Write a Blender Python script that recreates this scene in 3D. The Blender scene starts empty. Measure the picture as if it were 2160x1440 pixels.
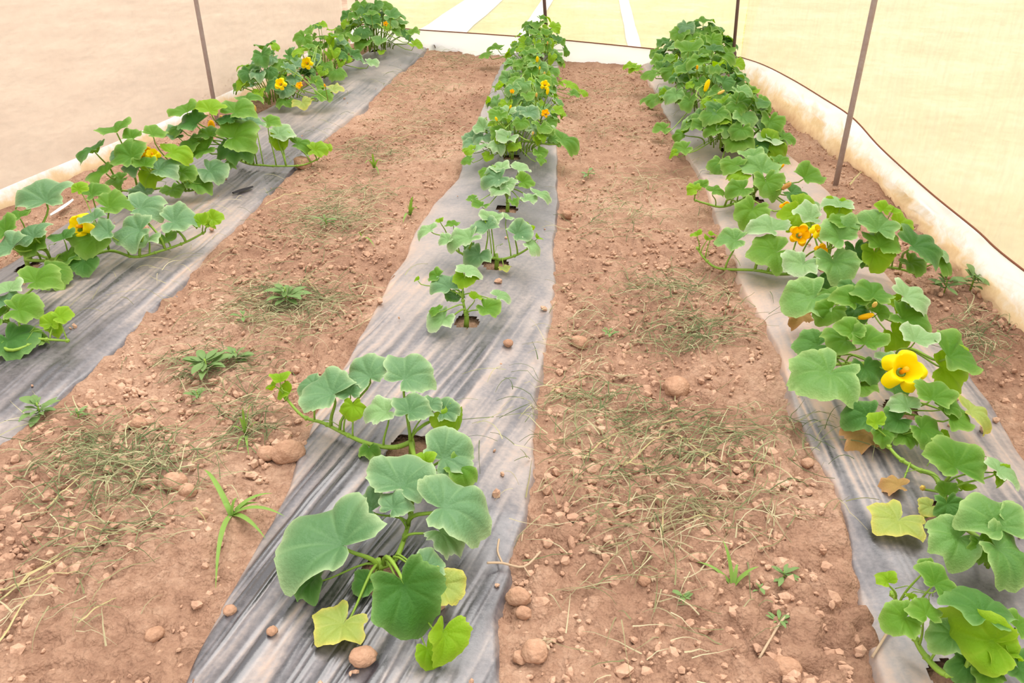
import bpy, bmesh, math, random
import numpy as np
from mathutils import Vector, Matrix

random.seed(7); RS = np.random.RandomState(7)
S = bpy.context.scene; COL = S.collection

# ------------------------------------------------------------------ camera
F = 1700.0; CX, CY = 1080.0, 720.0; H = 1.6; P = math.radians(30)
cam = bpy.data.cameras.new('camera'); cam.sensor_width = 36; cam.lens = 36*F/2160; cam.clip_end = 300
co = bpy.data.objects.new('camera', cam); COL.objects.link(co)
co.location = (0, 0, H); co.rotation_euler = (math.pi/2-P, 0, 0); S.camera = co

def ray(px, py):
    a = (px-CX)/F; b = (CY-py)/F
    return Vector((a, math.cos(P)+b*math.sin(P), -math.sin(P)+b*math.cos(P)))
def G(px, py, z=0.0):                       # place on the horizontal level z seen at this pixel of the photo
    d = ray(px, py); t = (z-H)/d.z
    return Vector((d.x*t, d.y*t, z))
def zc(p): return p.y*math.cos(P)+(H-p.z)*math.sin(P)
def onx(px, py, x):                         # place on the upright plane at x
    d = ray(px, py); t = x/d.x
    return Vector((x, d.y*t, H+d.z*t))
def ony(px, py, y):
    d = ray(px, py); t = y/d.y
    return Vector((d.x*t, y, H+d.z*t))

# ------------------------------------------------------------------ helpers
def obj(name, me, mat=None, parent=None, label=None, cat=None, group=None, kind=None):
    if isinstance(me, bmesh.types.BMesh):
        bm = me; me = bpy.data.meshes.new(name); bm.to_mesh(me); bm.free()
    o = bpy.data.objects.new(name, me); COL.objects.link(o)
    if mat is not None and len(me.materials) == 0: me.materials.append(mat)
    if parent: o.parent = parent
    tag(o, label, cat, group, kind)
    return o
def tag(o, label=None, cat=None, group=None, kind=None):
    if label: o['label'] = label
    if cat: o['category'] = cat
    if group: o['group'] = group
    if kind: o['kind'] = kind
def empty(name, loc, label, cat, group=None):
    o = bpy.data.objects.new(name, None); COL.objects.link(o); o.location = loc
    o.empty_display_size = 0.05; tag(o, label, cat, group); return o
def mesh_np(name, V, Fs, smooth=True):
    me = bpy.data.meshes.new(name); me.from_pydata([tuple(v) for v in V], [], Fs); me.update()
    if smooth: me.polygons.foreach_set('use_smooth', [True]*len(me.polygons))
    return me
def add_attr(me, name, vals):
    a = me.attributes.new(name, 'FLOAT', 'POINT'); a.data.foreach_set('value', np.asarray(vals, dtype=np.float32))
def tube(bm, pts, radii, sides=6):
    pts = [Vector(p) for p in pts]; rings = []
    for i, p in enumerate(pts):
        t = (pts[min(i+1, len(pts)-1)]-pts[max(i-1, 0)]).normalized()
        u = t.orthogonal().normalized() if i == 0 else (rings_u - t*rings_u.dot(t)).normalized()
        rings_u = u; w = t.cross(u); r = radii[i] if hasattr(radii, '__len__') else radii
        rings.append([bm.verts.new(p+(u*math.cos(a)+w*math.sin(a))*r) for a in [2*math.pi*k/sides for k in range(sides)]])
    for a, b in zip(rings, rings[1:]):
        for k in range(sides):
            f = bm.faces.new((a[k], a[(k+1) % sides], b[(k+1) % sides], b[k])); f.smooth = True
    bm.faces.new(rings[0][::-1]); bm.faces.new(rings[-1])
def smooth_path(pts, n=4):
    pts = [Vector(p) for p in pts]
    if len(pts) < 3: return [pts[0].lerp(pts[-1], k/(n)) for k in range(n+1)]
    out = []
    for i in range(len(pts)-1):
        p0 = pts[max(i-1, 0)]; p1 = pts[i]; p2 = pts[i+1]; p3 = pts[min(i+2, len(pts)-1)]
        for k in range(n):
            t = k/n
            out.append(0.5*((2*p1)+(p2-p0)*t+(2*p0-5*p1+4*p2-p3)*t*t+(3*p1-p0-3*p2+p3)*t**3))
    out.append(pts[-1]); return out

TAB = RS.rand(256, 256)
def vn(x, y, s=0):
    x = np.asarray(x, float)+17.3*s; y = np.asarray(y, float)+9.1*s
    xi = np.floor(x).astype(int); yi = np.floor(y).astype(int); fx = x-xi; fy = y-yi
    fx = fx*fx*(3-2*fx); fy = fy*fy*(3-2*fy)
    a = TAB[xi % 256, yi % 256]; b = TAB[(xi+1) % 256, yi % 256]; c = TAB[xi % 256, (yi+1) % 256]; d = TAB[(xi+1) % 256, (yi+1) % 256]
    return (a*(1-fx)+b*fx)*(1-fy)+(c*(1-fx)+d*fx)*fy-0.5
def fbm(x, y, s=0, o=4):
    v = 0; a = 1.0
    for i in range(o): v = v+a*vn(x*2**i, y*2**i, s+i*3); a *= 0.5
    return v
def sstep(a, b, x):
    t = np.clip((x-a)/(b-a), 0, 1); return t*t*(3-2*t)

# ------------------------------------------------------------------ materials
def srgb(r, g, b):
    f = lambda c: (c/255/12.92) if c/255 <= 0.04045 else ((c/255+0.055)/1.055)**2.4
    return (f(r), f(g), f(b), 1)
class NT:
    def __init__(s, name):
        s.m = bpy.data.materials.new(name); s.m.use_nodes = True; s.t = s.m.node_tree
        for n in list(s.t.nodes): s.t.nodes.remove(n)
        s.out = s.n('ShaderNodeOutputMaterial')
    def n(s, t, **k):
        nd = s.t.nodes.new(t)
        for a, v in k.items(): setattr(nd, a, v)
        return nd
    def l(s, a, b): s.t.links.new(a, b)
    def noise(s, scale, detail=4, rough=0.55, vec=None):
        n = s.n('ShaderNodeTexNoise'); n.inputs['Scale'].default_value = scale
        n.inputs['Detail'].default_value = detail; n.inputs['Roughness'].default_value = rough
        if vec: s.l(vec, n.inputs['Vector'])
        return n.outputs['Fac']
    def coord(s, scale=(1, 1, 1), kind='Object'):
        c = s.n('ShaderNodeTexCoord'); m = s.n('ShaderNodeMapping'); m.inputs['Scale'].default_value = scale
        s.l(c.outputs[kind], m.inputs['Vector']); return m.outputs['Vector']
    def world(s, scale=(1, 1, 1)):
        g = s.n('ShaderNodeNewGeometry'); m = s.n('ShaderNodeMapping'); m.inputs['Scale'].default_value = scale
        s.l(g.outputs['Position'], m.inputs['Vector']); return m.outputs['Vector']
    def ramp(s, fac, stops):
        r = s.n('ShaderNodeValToRGB'); e = r.color_ramp.elements
        while len(e) < len(stops): e.new(0.5)
        for i, (p, c) in enumerate(stops): e[i].position = p; e[i].color = c
        s.l(fac, r.inputs['Fac']); return r.outputs['Color']
    def mix(s, fac, a, b):
        m = s.n('ShaderNodeMix', data_type='RGBA')
        for i, v in ((0, fac), (6, a), (7, b)):
            if isinstance(v, (tuple, float, int)): m.inputs[i].default_value = v
            else: s.l(v, m.inputs[i])
        return m.outputs[2]
    def math(s, op, a, b=None):
        m = s.n('ShaderNodeMath', operation=op)
        for i, v in enumerate((a, b)):
            if v is None: continue
            if isinstance(v, (int, float)): m.inputs[i].default_value = v
            else: s.l(v, m.inputs[i])
        return m.outputs[0]
    def attr(s, name):
        a = s.n('ShaderNodeAttribute'); a.attribute_name = name; return a.outputs['Fac']
    def rnd(s): return s.n('ShaderNodeObjectInfo').outputs['Random']
    def bsdf(s, col, rough=0.6, spec=0.3, bump=None, bstr=0.3, bdist=0.01, sheen=0):
        b = s.n('ShaderNodeBsdfPrincipled')
        if isinstance(col, tuple): b.inputs['Base Color'].default_value = col
        else: s.l(col, b.inputs['Base Color'])
        if isinstance(rough, (int, float)): b.inputs['Roughness'].default_value = rough
        else: s.l(rough, b.inputs['Roughness'])
        b.inputs['Specular IOR Level'].default_value = spec
        if sheen: b.inputs['Sheen Weight'].default_value = sheen; b.inputs['Sheen Roughness'].default_value = 0.5
        if bump is not None:
            n = s.n('ShaderNodeBump'); n.inputs['Strength'].default_value = bstr; n.inputs['Distance'].default_value = bdist
            s.l(bump, n.inputs['Height']); s.l(n.outputs['Normal'], b.inputs['Normal'])
        return b.outputs[0]
    def done(s, sh): s.l(sh, s.out.inputs['Surface']); return s.m
    def trans(s, sh, col, fac):
        t = s.n('ShaderNodeBsdfTranslucent')
        if isinstance(col, tuple): t.inputs['Color'].default_value = col
        else: s.l(col, t.inputs['Color'])
        m = s.n('ShaderNodeMixShader'); m.inputs[0].default_value = fac
        s.l(sh, m.inputs[1]); s.l(t.outputs[0], m.inputs[2]); return m.outputs[0]

def mat_soil(name, c0, c1, c2, bstr=0.8):
    N = NT(name); w = N.world()
    big = N.noise(1.3, 4, 0.6, w); mid = N.noise(14, 5, 0.65, w); fine = N.noise(110, 5, 0.7, w)
    f = N.math('ADD', N.math('MULTIPLY', big, 0.45), N.math('ADD', N.math('MULTIPLY', mid, 0.35), N.math('MULTIPLY', fine, 0.2)))
    col = N.ramp(f, [(0.36, c0), (0.5, c1), (0.62, c2)])
    vo = N.n('ShaderNodeTexVoronoi'); vo.inputs['Scale'].default_value = 62; N.l(w, vo.inputs['Vector'])
    vo2 = N.n('ShaderNodeTexVoronoi'); vo2.inputs['Scale'].default_value = 130; N.l(w, vo2.inputs['Vector'])
    hgt = N.math('SUBTRACT', N.math('ADD', fine, N.math('MULTIPLY', mid, 1.5)), N.math('ADD', vo.outputs['Distance'], N.math('MULTIPLY', vo2.outputs['Distance'], .6)))
    col = N.mix(N.math('MULTIPLY', N.math('POWER', vo.outputs['Distance'], 2.0), .5), col, c0)
    return N.done(N.bsdf(col, 0.95, 0.1, hgt, bstr, 0.012))
M_SOIL = mat_soil('soil', srgb(136, 101, 82), srgb(172, 135, 111), srgb(198, 163, 138))
M_CLOD = mat_soil('clod_soil', srgb(160, 123, 101), srgb(186, 149, 124), srgb(206, 172, 147), 0.3)
M_STONE = mat_soil('stone', srgb(152, 114, 90), srgb(176, 137, 111), srgb(194, 157, 131), 0.45)
M_OUTSOIL = mat_soil('field_soil', srgb(150, 118, 98), srgb(180, 150, 128), srgb(200, 174, 150))
def mat_film():
    N = NT('mulch_film'); d = N.attr('dust'); w = N.world()
    fine = N.noise(60, 4, 0.7, w); patch = N.noise(6, 4, 0.6, w)
    f = N.math('ADD', d, N.math('MULTIPLY', N.math('SUBTRACT', N.math('ADD', fine, patch), 1.0), 0.55))
    col = N.ramp(f, [(0.0, srgb(52, 49, 53)), (0.3, srgb(98, 92, 94)), (0.6, srgb(140, 127, 121)), (1.0, srgb(178, 148, 128))])
    r = N.math('ADD', 0.26, N.math('MULTIPLY', f, 0.28))
    return N.done(N.bsdf(col, r, 0.85, fine, 0.12, 0.004))
M_FILM = mat_film()

def mat_leaf(name, top, top2, vein, edge, under, glow, tf=0.3, rough=0.5, spec=0.3):
    N = NT(name); r = N.rnd(); v = N.attr('vein'); e = N.attr('rim')
    n = N.noise(5, 4, 0.6, N.coord())
    base = N.mix(N.math('MULTIPLY', N.math('ADD', r, n), 0.6), top, top2)
    base = N.mix(N.math('MULTIPLY', v, 0.42), base, vein)
    ef = N.math('MULTIPLY', N.math('POWER', e, 7.0), N.math('ADD', 0.25, N.math('MULTIPLY', n, 0.9)))
    base = N.mix(N.math('MINIMUM', ef, 1.0), base, edge)
    g = N.n('ShaderNodeNewGeometry')
    col = N.mix(g.outputs['Backfacing'], base, under)
    fine = N.noise(22, 3, 0.6, N.coord())
    sh = N.bsdf(col, rough, 0.16 if name in ('leaf_green', 'leaf_darkgreen', 'leaf_lime') else 0.32, N.math('SUBTRACT', fine, N.math('MULTIPLY', v, 0.6)), 0.25, 0.02, sheen=0.03)
    return N.done(N.trans(sh, glow, tf))
LM = {
 'b': mat_leaf('leaf_bluegreen', srgb(94, 132, 88), srgb(72, 112, 64), srgb(140, 172, 116), srgb(176, 196, 144), srgb(138, 166, 80), srgb(110, 155, 30), .2),
 'g': mat_leaf('leaf_green', srgb(96, 138, 34), srgb(70, 116, 32), srgb(130, 165, 72), srgb(164, 190, 104), srgb(130, 162, 44), srgb(124, 172, 8), .34),
 'm': mat_leaf('leaf_midgreen', srgb(98, 142, 62), srgb(76, 120, 48), srgb(138, 170, 92), srgb(170, 194, 122), srgb(134, 164, 60), srgb(115, 162, 16), .24),
 'd': mat_leaf('leaf_darkgreen', srgb(70, 114, 38), srgb(52, 96, 34), srgb(98, 142, 70), srgb(126, 160, 90), srgb(112, 146, 50), srgb(90, 140, 14), 0.18),
 'l': mat_leaf('leaf_lime', srgb(130, 168, 28), srgb(108, 152, 22), srgb(166, 192, 60), srgb(172, 196, 66), srgb(140, 174, 20), srgb(150, 190, 6), 0.4),
 'y': mat_leaf('leaf_yellowing', srgb(158, 168, 72), srgb(128, 150, 70), srgb(190, 190, 110), srgb(208, 190, 92), srgb(165, 170, 85), srgb(175, 175, 40), .22),
 'p': mat_leaf('leaf_pale', srgb(136, 168, 110), srgb(110, 148, 86), srgb(166, 190, 136), srgb(206, 214, 178), srgb(150, 182, 96), srgb(125, 172, 45), .25),
 'x': mat_leaf('leaf_withered', srgb(174, 134, 76), srgb(150, 122, 66), srgb(150, 105, 60), srgb(190, 140, 100), srgb(175, 140, 85), srgb(190, 140, 60), 0.15, 0.8)}
def mat_strand(name, stops):
    N = NT(name); v = N.attr('var'); col = N.ramp(v, stops); return N.done(N.trans(N.bsdf(col, 0.8, 0.2), col, 0.12))
def simple(name, c, rough=0.6, spec=0.3, tf=0, glow=None, var=None):
    N = NT(name); n = N.noise(30, 3, 0.6, N.world())
    col = N.mix(n, c, var or c) if var else N.mix(n, c, tuple([x*0.8 for x in c[:3]]+[1]))
    sh = N.bsdf(col, rough, spec, n, 0.15, 0.003)
    if tf: sh = N.trans(sh, glow or c, tf)
    return N.done(sh)
M_STEM = simple('stem_green', srgb(146, 176, 62), 0.5, 0.35, 0.15, srgb(150, 180, 40), srgb(122, 156, 54))
M_PETAL = simple('petal_yellow', srgb(250, 226, 4), 0.5, 0.2, 0.3, srgb(250, 225, 0), srgb(250, 216, 0))
M_PETALO = simple('petal_orange', srgb(248, 200, 6), 0.5, 0.2, 0.3, srgb(250, 195, 0), srgb(250, 188, 10))
M_STAMEN = simple('stamen_orange', srgb(240, 160, 10), 0.7)
M_BUDP = simple('bud_pale', srgb(235, 205, 95), 0.6, 0.2, 0.2, srgb(240, 200, 80), srgb(225, 190, 110))
M_WITHP = simple('bud_withered', srgb(214, 165, 96), 0.8, 0.1, 0.2, srgb(220, 170, 90), srgb(200, 150, 80))
M_STRAW = simple('straw', srgb(200, 186, 140), 0.8, 0.2, 0.1, None, srgb(160, 152, 98))
M_GRASSCUT = mat_strand('cut_grass', [(0.0, srgb(82, 96, 60)), (0.35, srgb(108, 118, 78)), (0.65, srgb(144, 144, 104)), (1.0, srgb(198, 190, 150))])
M_STRAWCUT = mat_strand('cut_straw', [(0.0, srgb(112, 116, 78)), (0.45, srgb(148, 140, 102)), (1.0, srgb(198, 186, 152))])
M_GRASSG = simple('grass_green', srgb(132, 164, 74), 0.6, 0.3, 0.25, srgb(140, 175, 50), srgb(112, 146, 66))
M_WEED = simple('weed_green', srgb(118, 144, 84), 0.6, 0.3, 0.2, srgb(130, 160, 50), srgb(94, 122, 66))
M_TWIG = simple('twig', srgb(182, 156, 128), 0.8, 0.2)
M_WHITE = simple('white_scrap', srgb(226, 222, 214), 0.6, 0.3)
M_POLE = simple('pole_steel', srgb(164, 150, 142), 0.45, 0.4, var=srgb(140, 112, 102))
M_POLED = simple('pole_dark_steel', srgb(84, 58, 54), 0.5, 0.4, var=srgb(100, 74, 66))
M_CORD = simple('cord_brown', srgb(128, 78, 56), 0.8, 0.2)
M_HEM = simple('hem_brown', srgb(122, 104, 84), 0.9, 0.1, var=srgb(92, 74, 58))
M_DARK = simple('dark_slit', srgb(40, 36, 38), 0.7, 0.2)

def mat_net(name, cthread, openness, streak):
    N = NT(name); w = N.world()
    st = N.noise(6, 5, 0.7, N.world(streak)); pt = N.noise(3.5, 5, 0.7, w)
    st2 = N.math('ADD', N.math('MULTIPLY', N.math('SUBTRACT', st, .5), 2.6), .6)
    col = N.mix(st2, tuple([c*0.78 for c in cthread[:3]]+[1]), cthread)
    d = N.n('ShaderNodeBsdfDiffuse'); N.l(col, d.inputs[0])
    sh = N.trans(d.outputs[0], col, 0.5)
    t = N.n('ShaderNodeBsdfTransparent')
    m = N.n('ShaderNodeMixShader')
    fac = N.math('ADD', openness-0.12, N.math('MULTIPLY', N.math('SUBTRACT', N.math('ADD', st, pt), .5), 0.34))
    N.l(fac, m.inputs[0]); N.l(sh, m.inputs[1]); N.l(t.outputs[0], m.inputs[2])
    return N.done(m.outputs[0])
M_NETL = mat_net('net_left', srgb(238, 224, 206), 0.34, (1.5, 1.5, 7))
M_NETB = mat_net('net_back', srgb(250, 246, 224), 0.44, (9, 9, 0.6))
M_NETR = mat_net('net_right', srgb(242, 232, 208), 0.34, (6, 6, 1.2))

def mat_skirt(name, dirty, lo, hi):
    N = NT(name); g = N.attr('low'); w = N.world()
    n = N.math('ADD', N.noise(5, 5, 0.65, w), N.math('MULTIPLY', N.noise(22, 4, 0.7, w), 0.4))
    f = N.math('ADD', N.math('MULTIPLY', g, dirty), N.math('SUBTRACT', n, 0.72))
    col = N.ramp(f, [(lo, srgb(250, 250, 250)), (hi, srgb(232, 206, 164)), (1.0, srgb(200, 160, 122))])
    return N.done(N.trans(N.bsdf(col, 0.45, 0.4, n, 0.2, 0.01), col, 0.55))
M_SKR = mat_skirt('skirt_right', 0.95, 0.2, 0.58)
M_SKL = mat_skirt('skirt_left', 0.75, 0.0, 0.35)
M_SKB = mat_skirt('skirt_back', 0.22, 0.45, 0.95)

# ------------------------------------------------------------------ beds: edges of the three film strips, from the ground up
def edge(pxs, ext0=None):
    pts = [G(*p) for p in pxs]; pts.sort(key=lambda v: v.y)
    ys = np.array([p.y for p in pts]); xs = np.array([p.x for p in pts])
    s0 = (xs[2]-xs[0])/(ys[2]-ys[0]); s0 = max(-.25, min(.25, s0))
    ys = np.r_[ys[0]-1.5, ys]; xs = np.r_[xs[0]-1.5*s0, xs]
    return lambda y: np.interp(y, ys, xs)
EL = [(-40, 1010), (130, 860), (200, 800), (330, 665), (420, 572), (500, 490), (600, 390), (640, 350), (700, 292), (760, 242), (830, 172), (905, 104)]
eLr = edge(EL)
def eLl(y): return np.interp(y, [0, 1, 2.5, 4.0, 5.4, 8.8, 10], [-2.75, -2.62, -2.45, -2.38, -2.1, -1.52, -1.4])
eMl = edge([(392, 1440), (560, 1085), (640, 930), (740, 720), (800, 640), (865, 500), (905, 440), (955, 380), (985, 300), (1010, 250), (1050, 150), (1080, 105)])
eMr = edge([(1080, 1440), (1066, 1310), (1090, 1190), (1122, 1100), (1136, 1000), (1142, 850), (1165, 700), (1178, 600), (1182, 400), (1180, 250), (1178, 105)])
eRl = edge([(1850, 1440), (1830, 1370), (1782, 1200), (1746, 1060), (1702, 960), (1672, 870), (1622, 740), (1586, 660), (1546, 580), (1490, 430), (1450, 350), (1420, 290), (1390, 220), (1370, 180), (1350, 130)])
eRr = edge([(2160, 965), (2100, 862), (2000, 732), (1940, 680), (1800, 470), (1735, 390), (1660, 320), (1600, 260), (1560, 190), (1530, 150)])
BEDS = [('left', eLl, eLr, 0.055), ('middle', eMl, eMr, 0.05), ('right', eRl, eRr, 0.05)]
LW = [(-3.42, .3), (-3.14, 2.2), (-2.86, 4.0), (-2.48, 5.5), (-2.12, 7.3), (-1.82, 9.42)]
def xl(y): return np.interp(y, [p[1] for p in LW], [p[0] for p in LW])
RB = [G(*p) for p in [(1545, 155), (1600, 215), (1700, 282), (1765, 338), (1880, 400), (1905, 455), (1960, 530), (2160, 722)]]+[Vector((2.03, 1.6, 0)), Vector((2.02, 0.3, 0))]
rys = np.array([p.y for p in RB])[::-1]; rxs = np.array([p.x for p in RB])[::-1]
rsm = np.convolve(np.r_[rxs[0], rxs, rxs[-1]], [.25, .5, .25], 'valid')
def xr(y): return np.interp(y, rys, rsm)+0.05
def backy(x): return 9.35+(x+1.72)*(7.9-9.35)/(2.08+1.72)
def bedh(x, y):
    x = np.asarray(x, float); y = np.asarray(y, float); h = np.zeros_like(x)
    for _, a, b, hh in BEDS:
        A = a(y); B = b(y); t = np.clip((x-A)/(B-A), 0, 1); h = np.maximum(h, hh*np.sqrt(np.clip(4*t*(1-t), 0, 1)))
    return h
def base(x, y):
    x = np.asarray(x, float); y = np.asarray(y, float)
    return bedh(x, y)
def infilm(x, y, m=0.0):
    x = np.asarray(x, float); y = np.asarray(y, float); r = np.zeros(x.shape, bool)
    for _, a, b, hh in BEDS: r |= (x > a(y)+m) & (x < b(y)-m)
    return r
def soilh(x, y):
    h = 0.03*fbm(x*1.6, y*1.6, 1, 3)+0.026*fbm(x*9, y*9, 5, 4)+0.012*fbm(x*38, y*38, 8, 3)
    return h
# rough ground level (used for setting things down)
def ground(x, y):
    x = float(x); y = float(y)
    if infilm(x, y, 0.03): return float(base(x, y))+0.004
    return float(base(x, y))*0.6+float(soilh(np.array(x), np.array(y)))+0.006

def yrows(y0, y1, k, mn):
    out = [y0]
    while out[-1] < y1: out.append(out[-1]+max(mn, k*(out[-1]**1.6)))
    return np.array(out)
# ---- soil floor
xs = np.arange(-3.3, 2.62, 0.0085); ys = yrows(0.75, 9.9, 0.0042, 0.0078)
X, Y = np.meshgrid(xs, ys)
Z = base(X, Y); fi = np.zeros_like(Z)
for _, a, b, hh in BEDS:
    A = a(Y); B = b(Y); wob = 0.02*fbm(X*6, Y*6, 20, 3)
    fi = np.maximum(fi, sstep(0.0, 0.05, np.minimum(X-A, B-X)+wob))
rough = soilh(X, Y)
# clods pressed up out of the soil
stamp = np.zeros_like(Z)
for i in range(26000):
    cy = 0.8+8.6*random.random()**1.5 if i < 17000 else random.uniform(.8, 2.8); cx = random.uniform(-3.0, 2.5)
    r = random.choice([.008, .01, .012, .014, .018, .022, .03]) * random.uniform(.8, 1.3)
    j0, j1 = np.searchsorted(ys, [cy-r, cy+r]); i0, i1 = np.searchsorted(xs, [cx-r, cx+r])
    if j1-j0 < 2 or i1-i0 < 2: continue
    xx = X[j0:j1, i0:i1]-cx; yy = Y[j0:j1, i0:i1]-cy; e = random.uniform(.6, 1.5); q = 1-(xx*xx*e+yy*yy/e)/(r*r)
    stamp[j0:j1, i0:i1] = np.maximum(stamp[j0:j1, i0:i1], r*0.75*np.sqrt(np.clip(q, 0, 1)))
Z = Z*(1-0.4*(1-fi))+(rough+stamp*(0.35+1.2*np.clip(vn(X*3, Y*3, 31)+.5, 0, 1)))*(1-fi)-fi*0.022
inside = (Y < backy(X)+0.04) & (X > xl(Y)-0.04) & (X < np.maximum(xr(Y), np.interp(Y, rys, rxs))+0.03)
nx, ny = len(xs), len(ys)
idx = np.arange(nx*ny).reshape(ny, nx)
quads = np.stack([idx[:-1, :-1], idx[:-1, 1:], idx[1:, 1:], idx[1:, :-1]], -1).reshape(-1, 4)
V = np.stack([X, Y, Z], -1).reshape(-1, 3)
quads = quads[inside.ravel()[quads].all(1)]
used = np.unique(quads); remap = -np.ones(len(V), int); remap[used] = np.arange(len(used)); V = V[used]; quads = remap[quads]
me = bpy.data.meshes.new('floor'); me.vertices.add(len(V)); me.vertices.foreach_set('co', V.astype(np.float32).ravel())
me.loops.add(len(quads)*4); me.loops.foreach_set('vertex_index', quads.astype(np.int32).ravel())
me.polygons.add(len(quads)); me.polygons.foreach_set('loop_start', np.arange(0, len(quads)*4, 4, dtype=np.int32))
me.polygons.foreach_set('use_smooth', np.ones(len(quads), dtype=bool)); me.update(calc_edges=True); me.validate()
obj('floor', me, M_SOIL, kind='structure')

# ---- film strips
ROOTS = {'left': [], 'middle': [], 'right': []}
def build_film(name, a, b, hh, wang, wamp, label, roots):
    yr = yrows(0.85, 9.3, 0.0035, 0.008); n = 200
    T = np.linspace(0, 1, n); YY = np.repeat(yr[:, None], n, 1)
    A = a(YY)+0.035*fbm(YY*2.1, YY*0+3, 41, 4); B = b(YY)+0.03*fbm(YY*2.3, YY*0+7, 44, 4)
    n = n
    TT = np.repeat(T[None], len(yr), 0); XX = A+(B-A)*TT
    zz = hh*np.sqrt(np.clip(4*TT*(1-TT), 0, 1))
    ca, sa = math.cos(wang), math.sin(wang)
    u = XX*ca-YY*sa; v = XX*sa+YY*ca
    u = u+0.02*fbm(XX*2, YY*2, 50, 3)
    pa = np.clip(0.5+1.6*fbm(XX*1.4, YY*1.1, 55, 3), 0.12, 1.3)*(0.45+0.55*sstep(4.2, 2.2, YY))
    wr = (np.abs(vn(u*30, v*1.3, 60))*2-0.4)+0.8*(np.abs(vn(u*64, v*2.2, 63))*2-.4)
    zz = zz+wamp*pa*wr+0.012*fbm(XX*4, YY*3, 66, 3)
    ed = np.minimum(TT, 1-TT)
    zz = zz-0.028*(1-sstep(0, 0.035, ed))
    dust = {'left': .36, 'middle': .44, 'right': .57}[name]+0.55*fbm(XX*1.7, YY*1.2, 70, 4)-0.55*wr*pa+(0.05 if name == 'left' else 0.2)*(1-sstep(0.0, 0.10, ed+0.03*fbm(XX*9, YY*9, 73, 3)))
    dust = dust-0.25*sstep(1.2, 0.3, np.abs(YY-1.0))
    idm = np.arange(XX.size).reshape(XX.shape)
    q = np.stack([idm[:-1, :-1], idm[:-1, 1:], idm[1:, 1:], idm[1:, :-1]], -1).reshape(-1, 4)
    Vf = np.stack([XX, YY, zz], -1).reshape(-1, 3)
    cen = Vf[q].mean(1); keep = cen[:, 1] < backy(cen[:, 0])-0.08
    for rx, ry, rr in roots:
        dd = np.hypot(cen[:, 0]-rx, (cen[:, 1]-ry)*0.9)+0.35*rr*vn(cen[:, 0]*25, cen[:, 1]*25, 77)
        keep &= dd > rr
    q = q[keep]; used = np.unique(q); remap = -np.ones(len(Vf), int); remap[used] = np.arange(len(used))
    me = mesh_np(name, Vf[used], [tuple(int(k) for k in f) for f in remap[q]]); add_attr(me, 'dust', dust.ravel()[used])
    return obj('mulch_film', me, M_FILM, label=label, cat='plastic mulch')

# ------------------------------------------------------------------ leaf meshes
def leaf_mesh(name, seed, cup=0.1, fold=0.0, droop=0.1, wave=0.05, lobe=0.045, elong=0.13, ragged=0):
    rr = np.random.RandomState(seed); NS, NR = 60, 8
    th = np.linspace(-math.pi*0.985, math.pi*0.985, NS)
    sk = rr.uniform(-.2, .2)
    R = 0.46+elong*np.cos(th)+lobe*np.cos(5*th+sk)*0.5+0.03*np.cos(3*th+rr.uniform(0, 6))+0.025*np.cos(2*th+rr.uniform(0, 6))
    ab = np.abs(th)
    R = R*(1-0.75*sstep(math.radians(140), math.radians(178), ab))
    R = R+rr.uniform(.008, .022)*np.sin(th*7+rr.uniform(0, 6))+rr.uniform(.005, .018)*np.sin(th*11+rr.uniform(0, 6))+0.014*np.sin(th*21+rr.uniform(0, 6))*(0.6+0.4*np.sin(th*3))+0.009*np.sin(th*38)+ragged*rr.uniform(-1, .4, NS)
    ver = [(0, 0, 0)]; vein = [.0]; rim = [0.0]
    va = np.radians([0, 38, -38, 78, -78, 120, -120, 158, -158])
    ph = rr.uniform(0, 6, 4); fx, fy = rr.uniform(-.08, .08, 2)
    for k in range(1, NR+1):
        f = (k/NR)**0.85
        for j, t in enumerate(th):
            r = R[j]*f; x = r*math.sin(t); y = r*math.cos(t)
            dv = np.min(np.abs(va-t)*r/0.5)
            ve = math.exp(-(dv/0.028)**2)*(1-0.5*f)*min(1, max(0, f*2.2-.25)); q = r/0.5
            z = 0.05*min(1, q/.3)+cup*(q**1.2)*(1-0.45*q*q) - droop*q**3*(0.5+0.5*math.cos(t)) + fold*abs(x)
            z += 0.04*q*min(dv/0.12, 1.0) + wave*q*q*math.sin(3*t+ph[0]) + wave*0.6*q**3*math.sin(7*t+ph[1])+fx*x+fy*y
            ver.append((x, y, z)); vein.append(ve); rim.append(f)
    fs = []
    for j in range(NS-1): fs.append((0, 1+j+1, 1+j))
    for k in range(NR-1):
        for j in range(NS-1):
            a = 1+k*NS+j; fs.append((a, a+1, a+1+NS, a+NS))
    me = mesh_np(name, ver, fs); add_attr(me, 'vein', vein); add_attr(me, 'rim', rim)
    # upward side must be +z
    if me.polygons[200].normal.z < 0: me.flip_normals()
    return me
LEAFV = {}
KINDS = {'n': [dict(cup=.10, droop=.14, wave=.07), dict(cup=.16, droop=.08, wave=.07), dict(cup=.06, droop=.2, wave=.09), dict(cup=.12, droop=.12, lobe=.07, wave=.06),
               dict(cup=.2, droop=.02, wave=.07), dict(cup=.08, fold=.15, droop=.1), dict(cup=.05, droop=.2, wave=.03, lobe=.05), dict(cup=.14, fold=.1, wave=.07)],
         'f': [dict(cup=.05, fold=.9, droop=.25, elong=.16), dict(cup=.05, fold=.7, droop=.35, elong=.18)],
         'h': [dict(cup=.0, fold=-.5, droop=.3, wave=.04), dict(cup=.0, fold=-.35, droop=.4, wave=.06)],
         'w': [dict(cup=-.05, droop=.1, wave=.12, ragged=.05, lobe=.12), dict(cup=-.02, fold=.2, droop=.2, wave=.12, ragged=.05)],
         's': [dict(cup=.06, droop=.06, wave=.05, lobe=.11, elong=.08)]}
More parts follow.
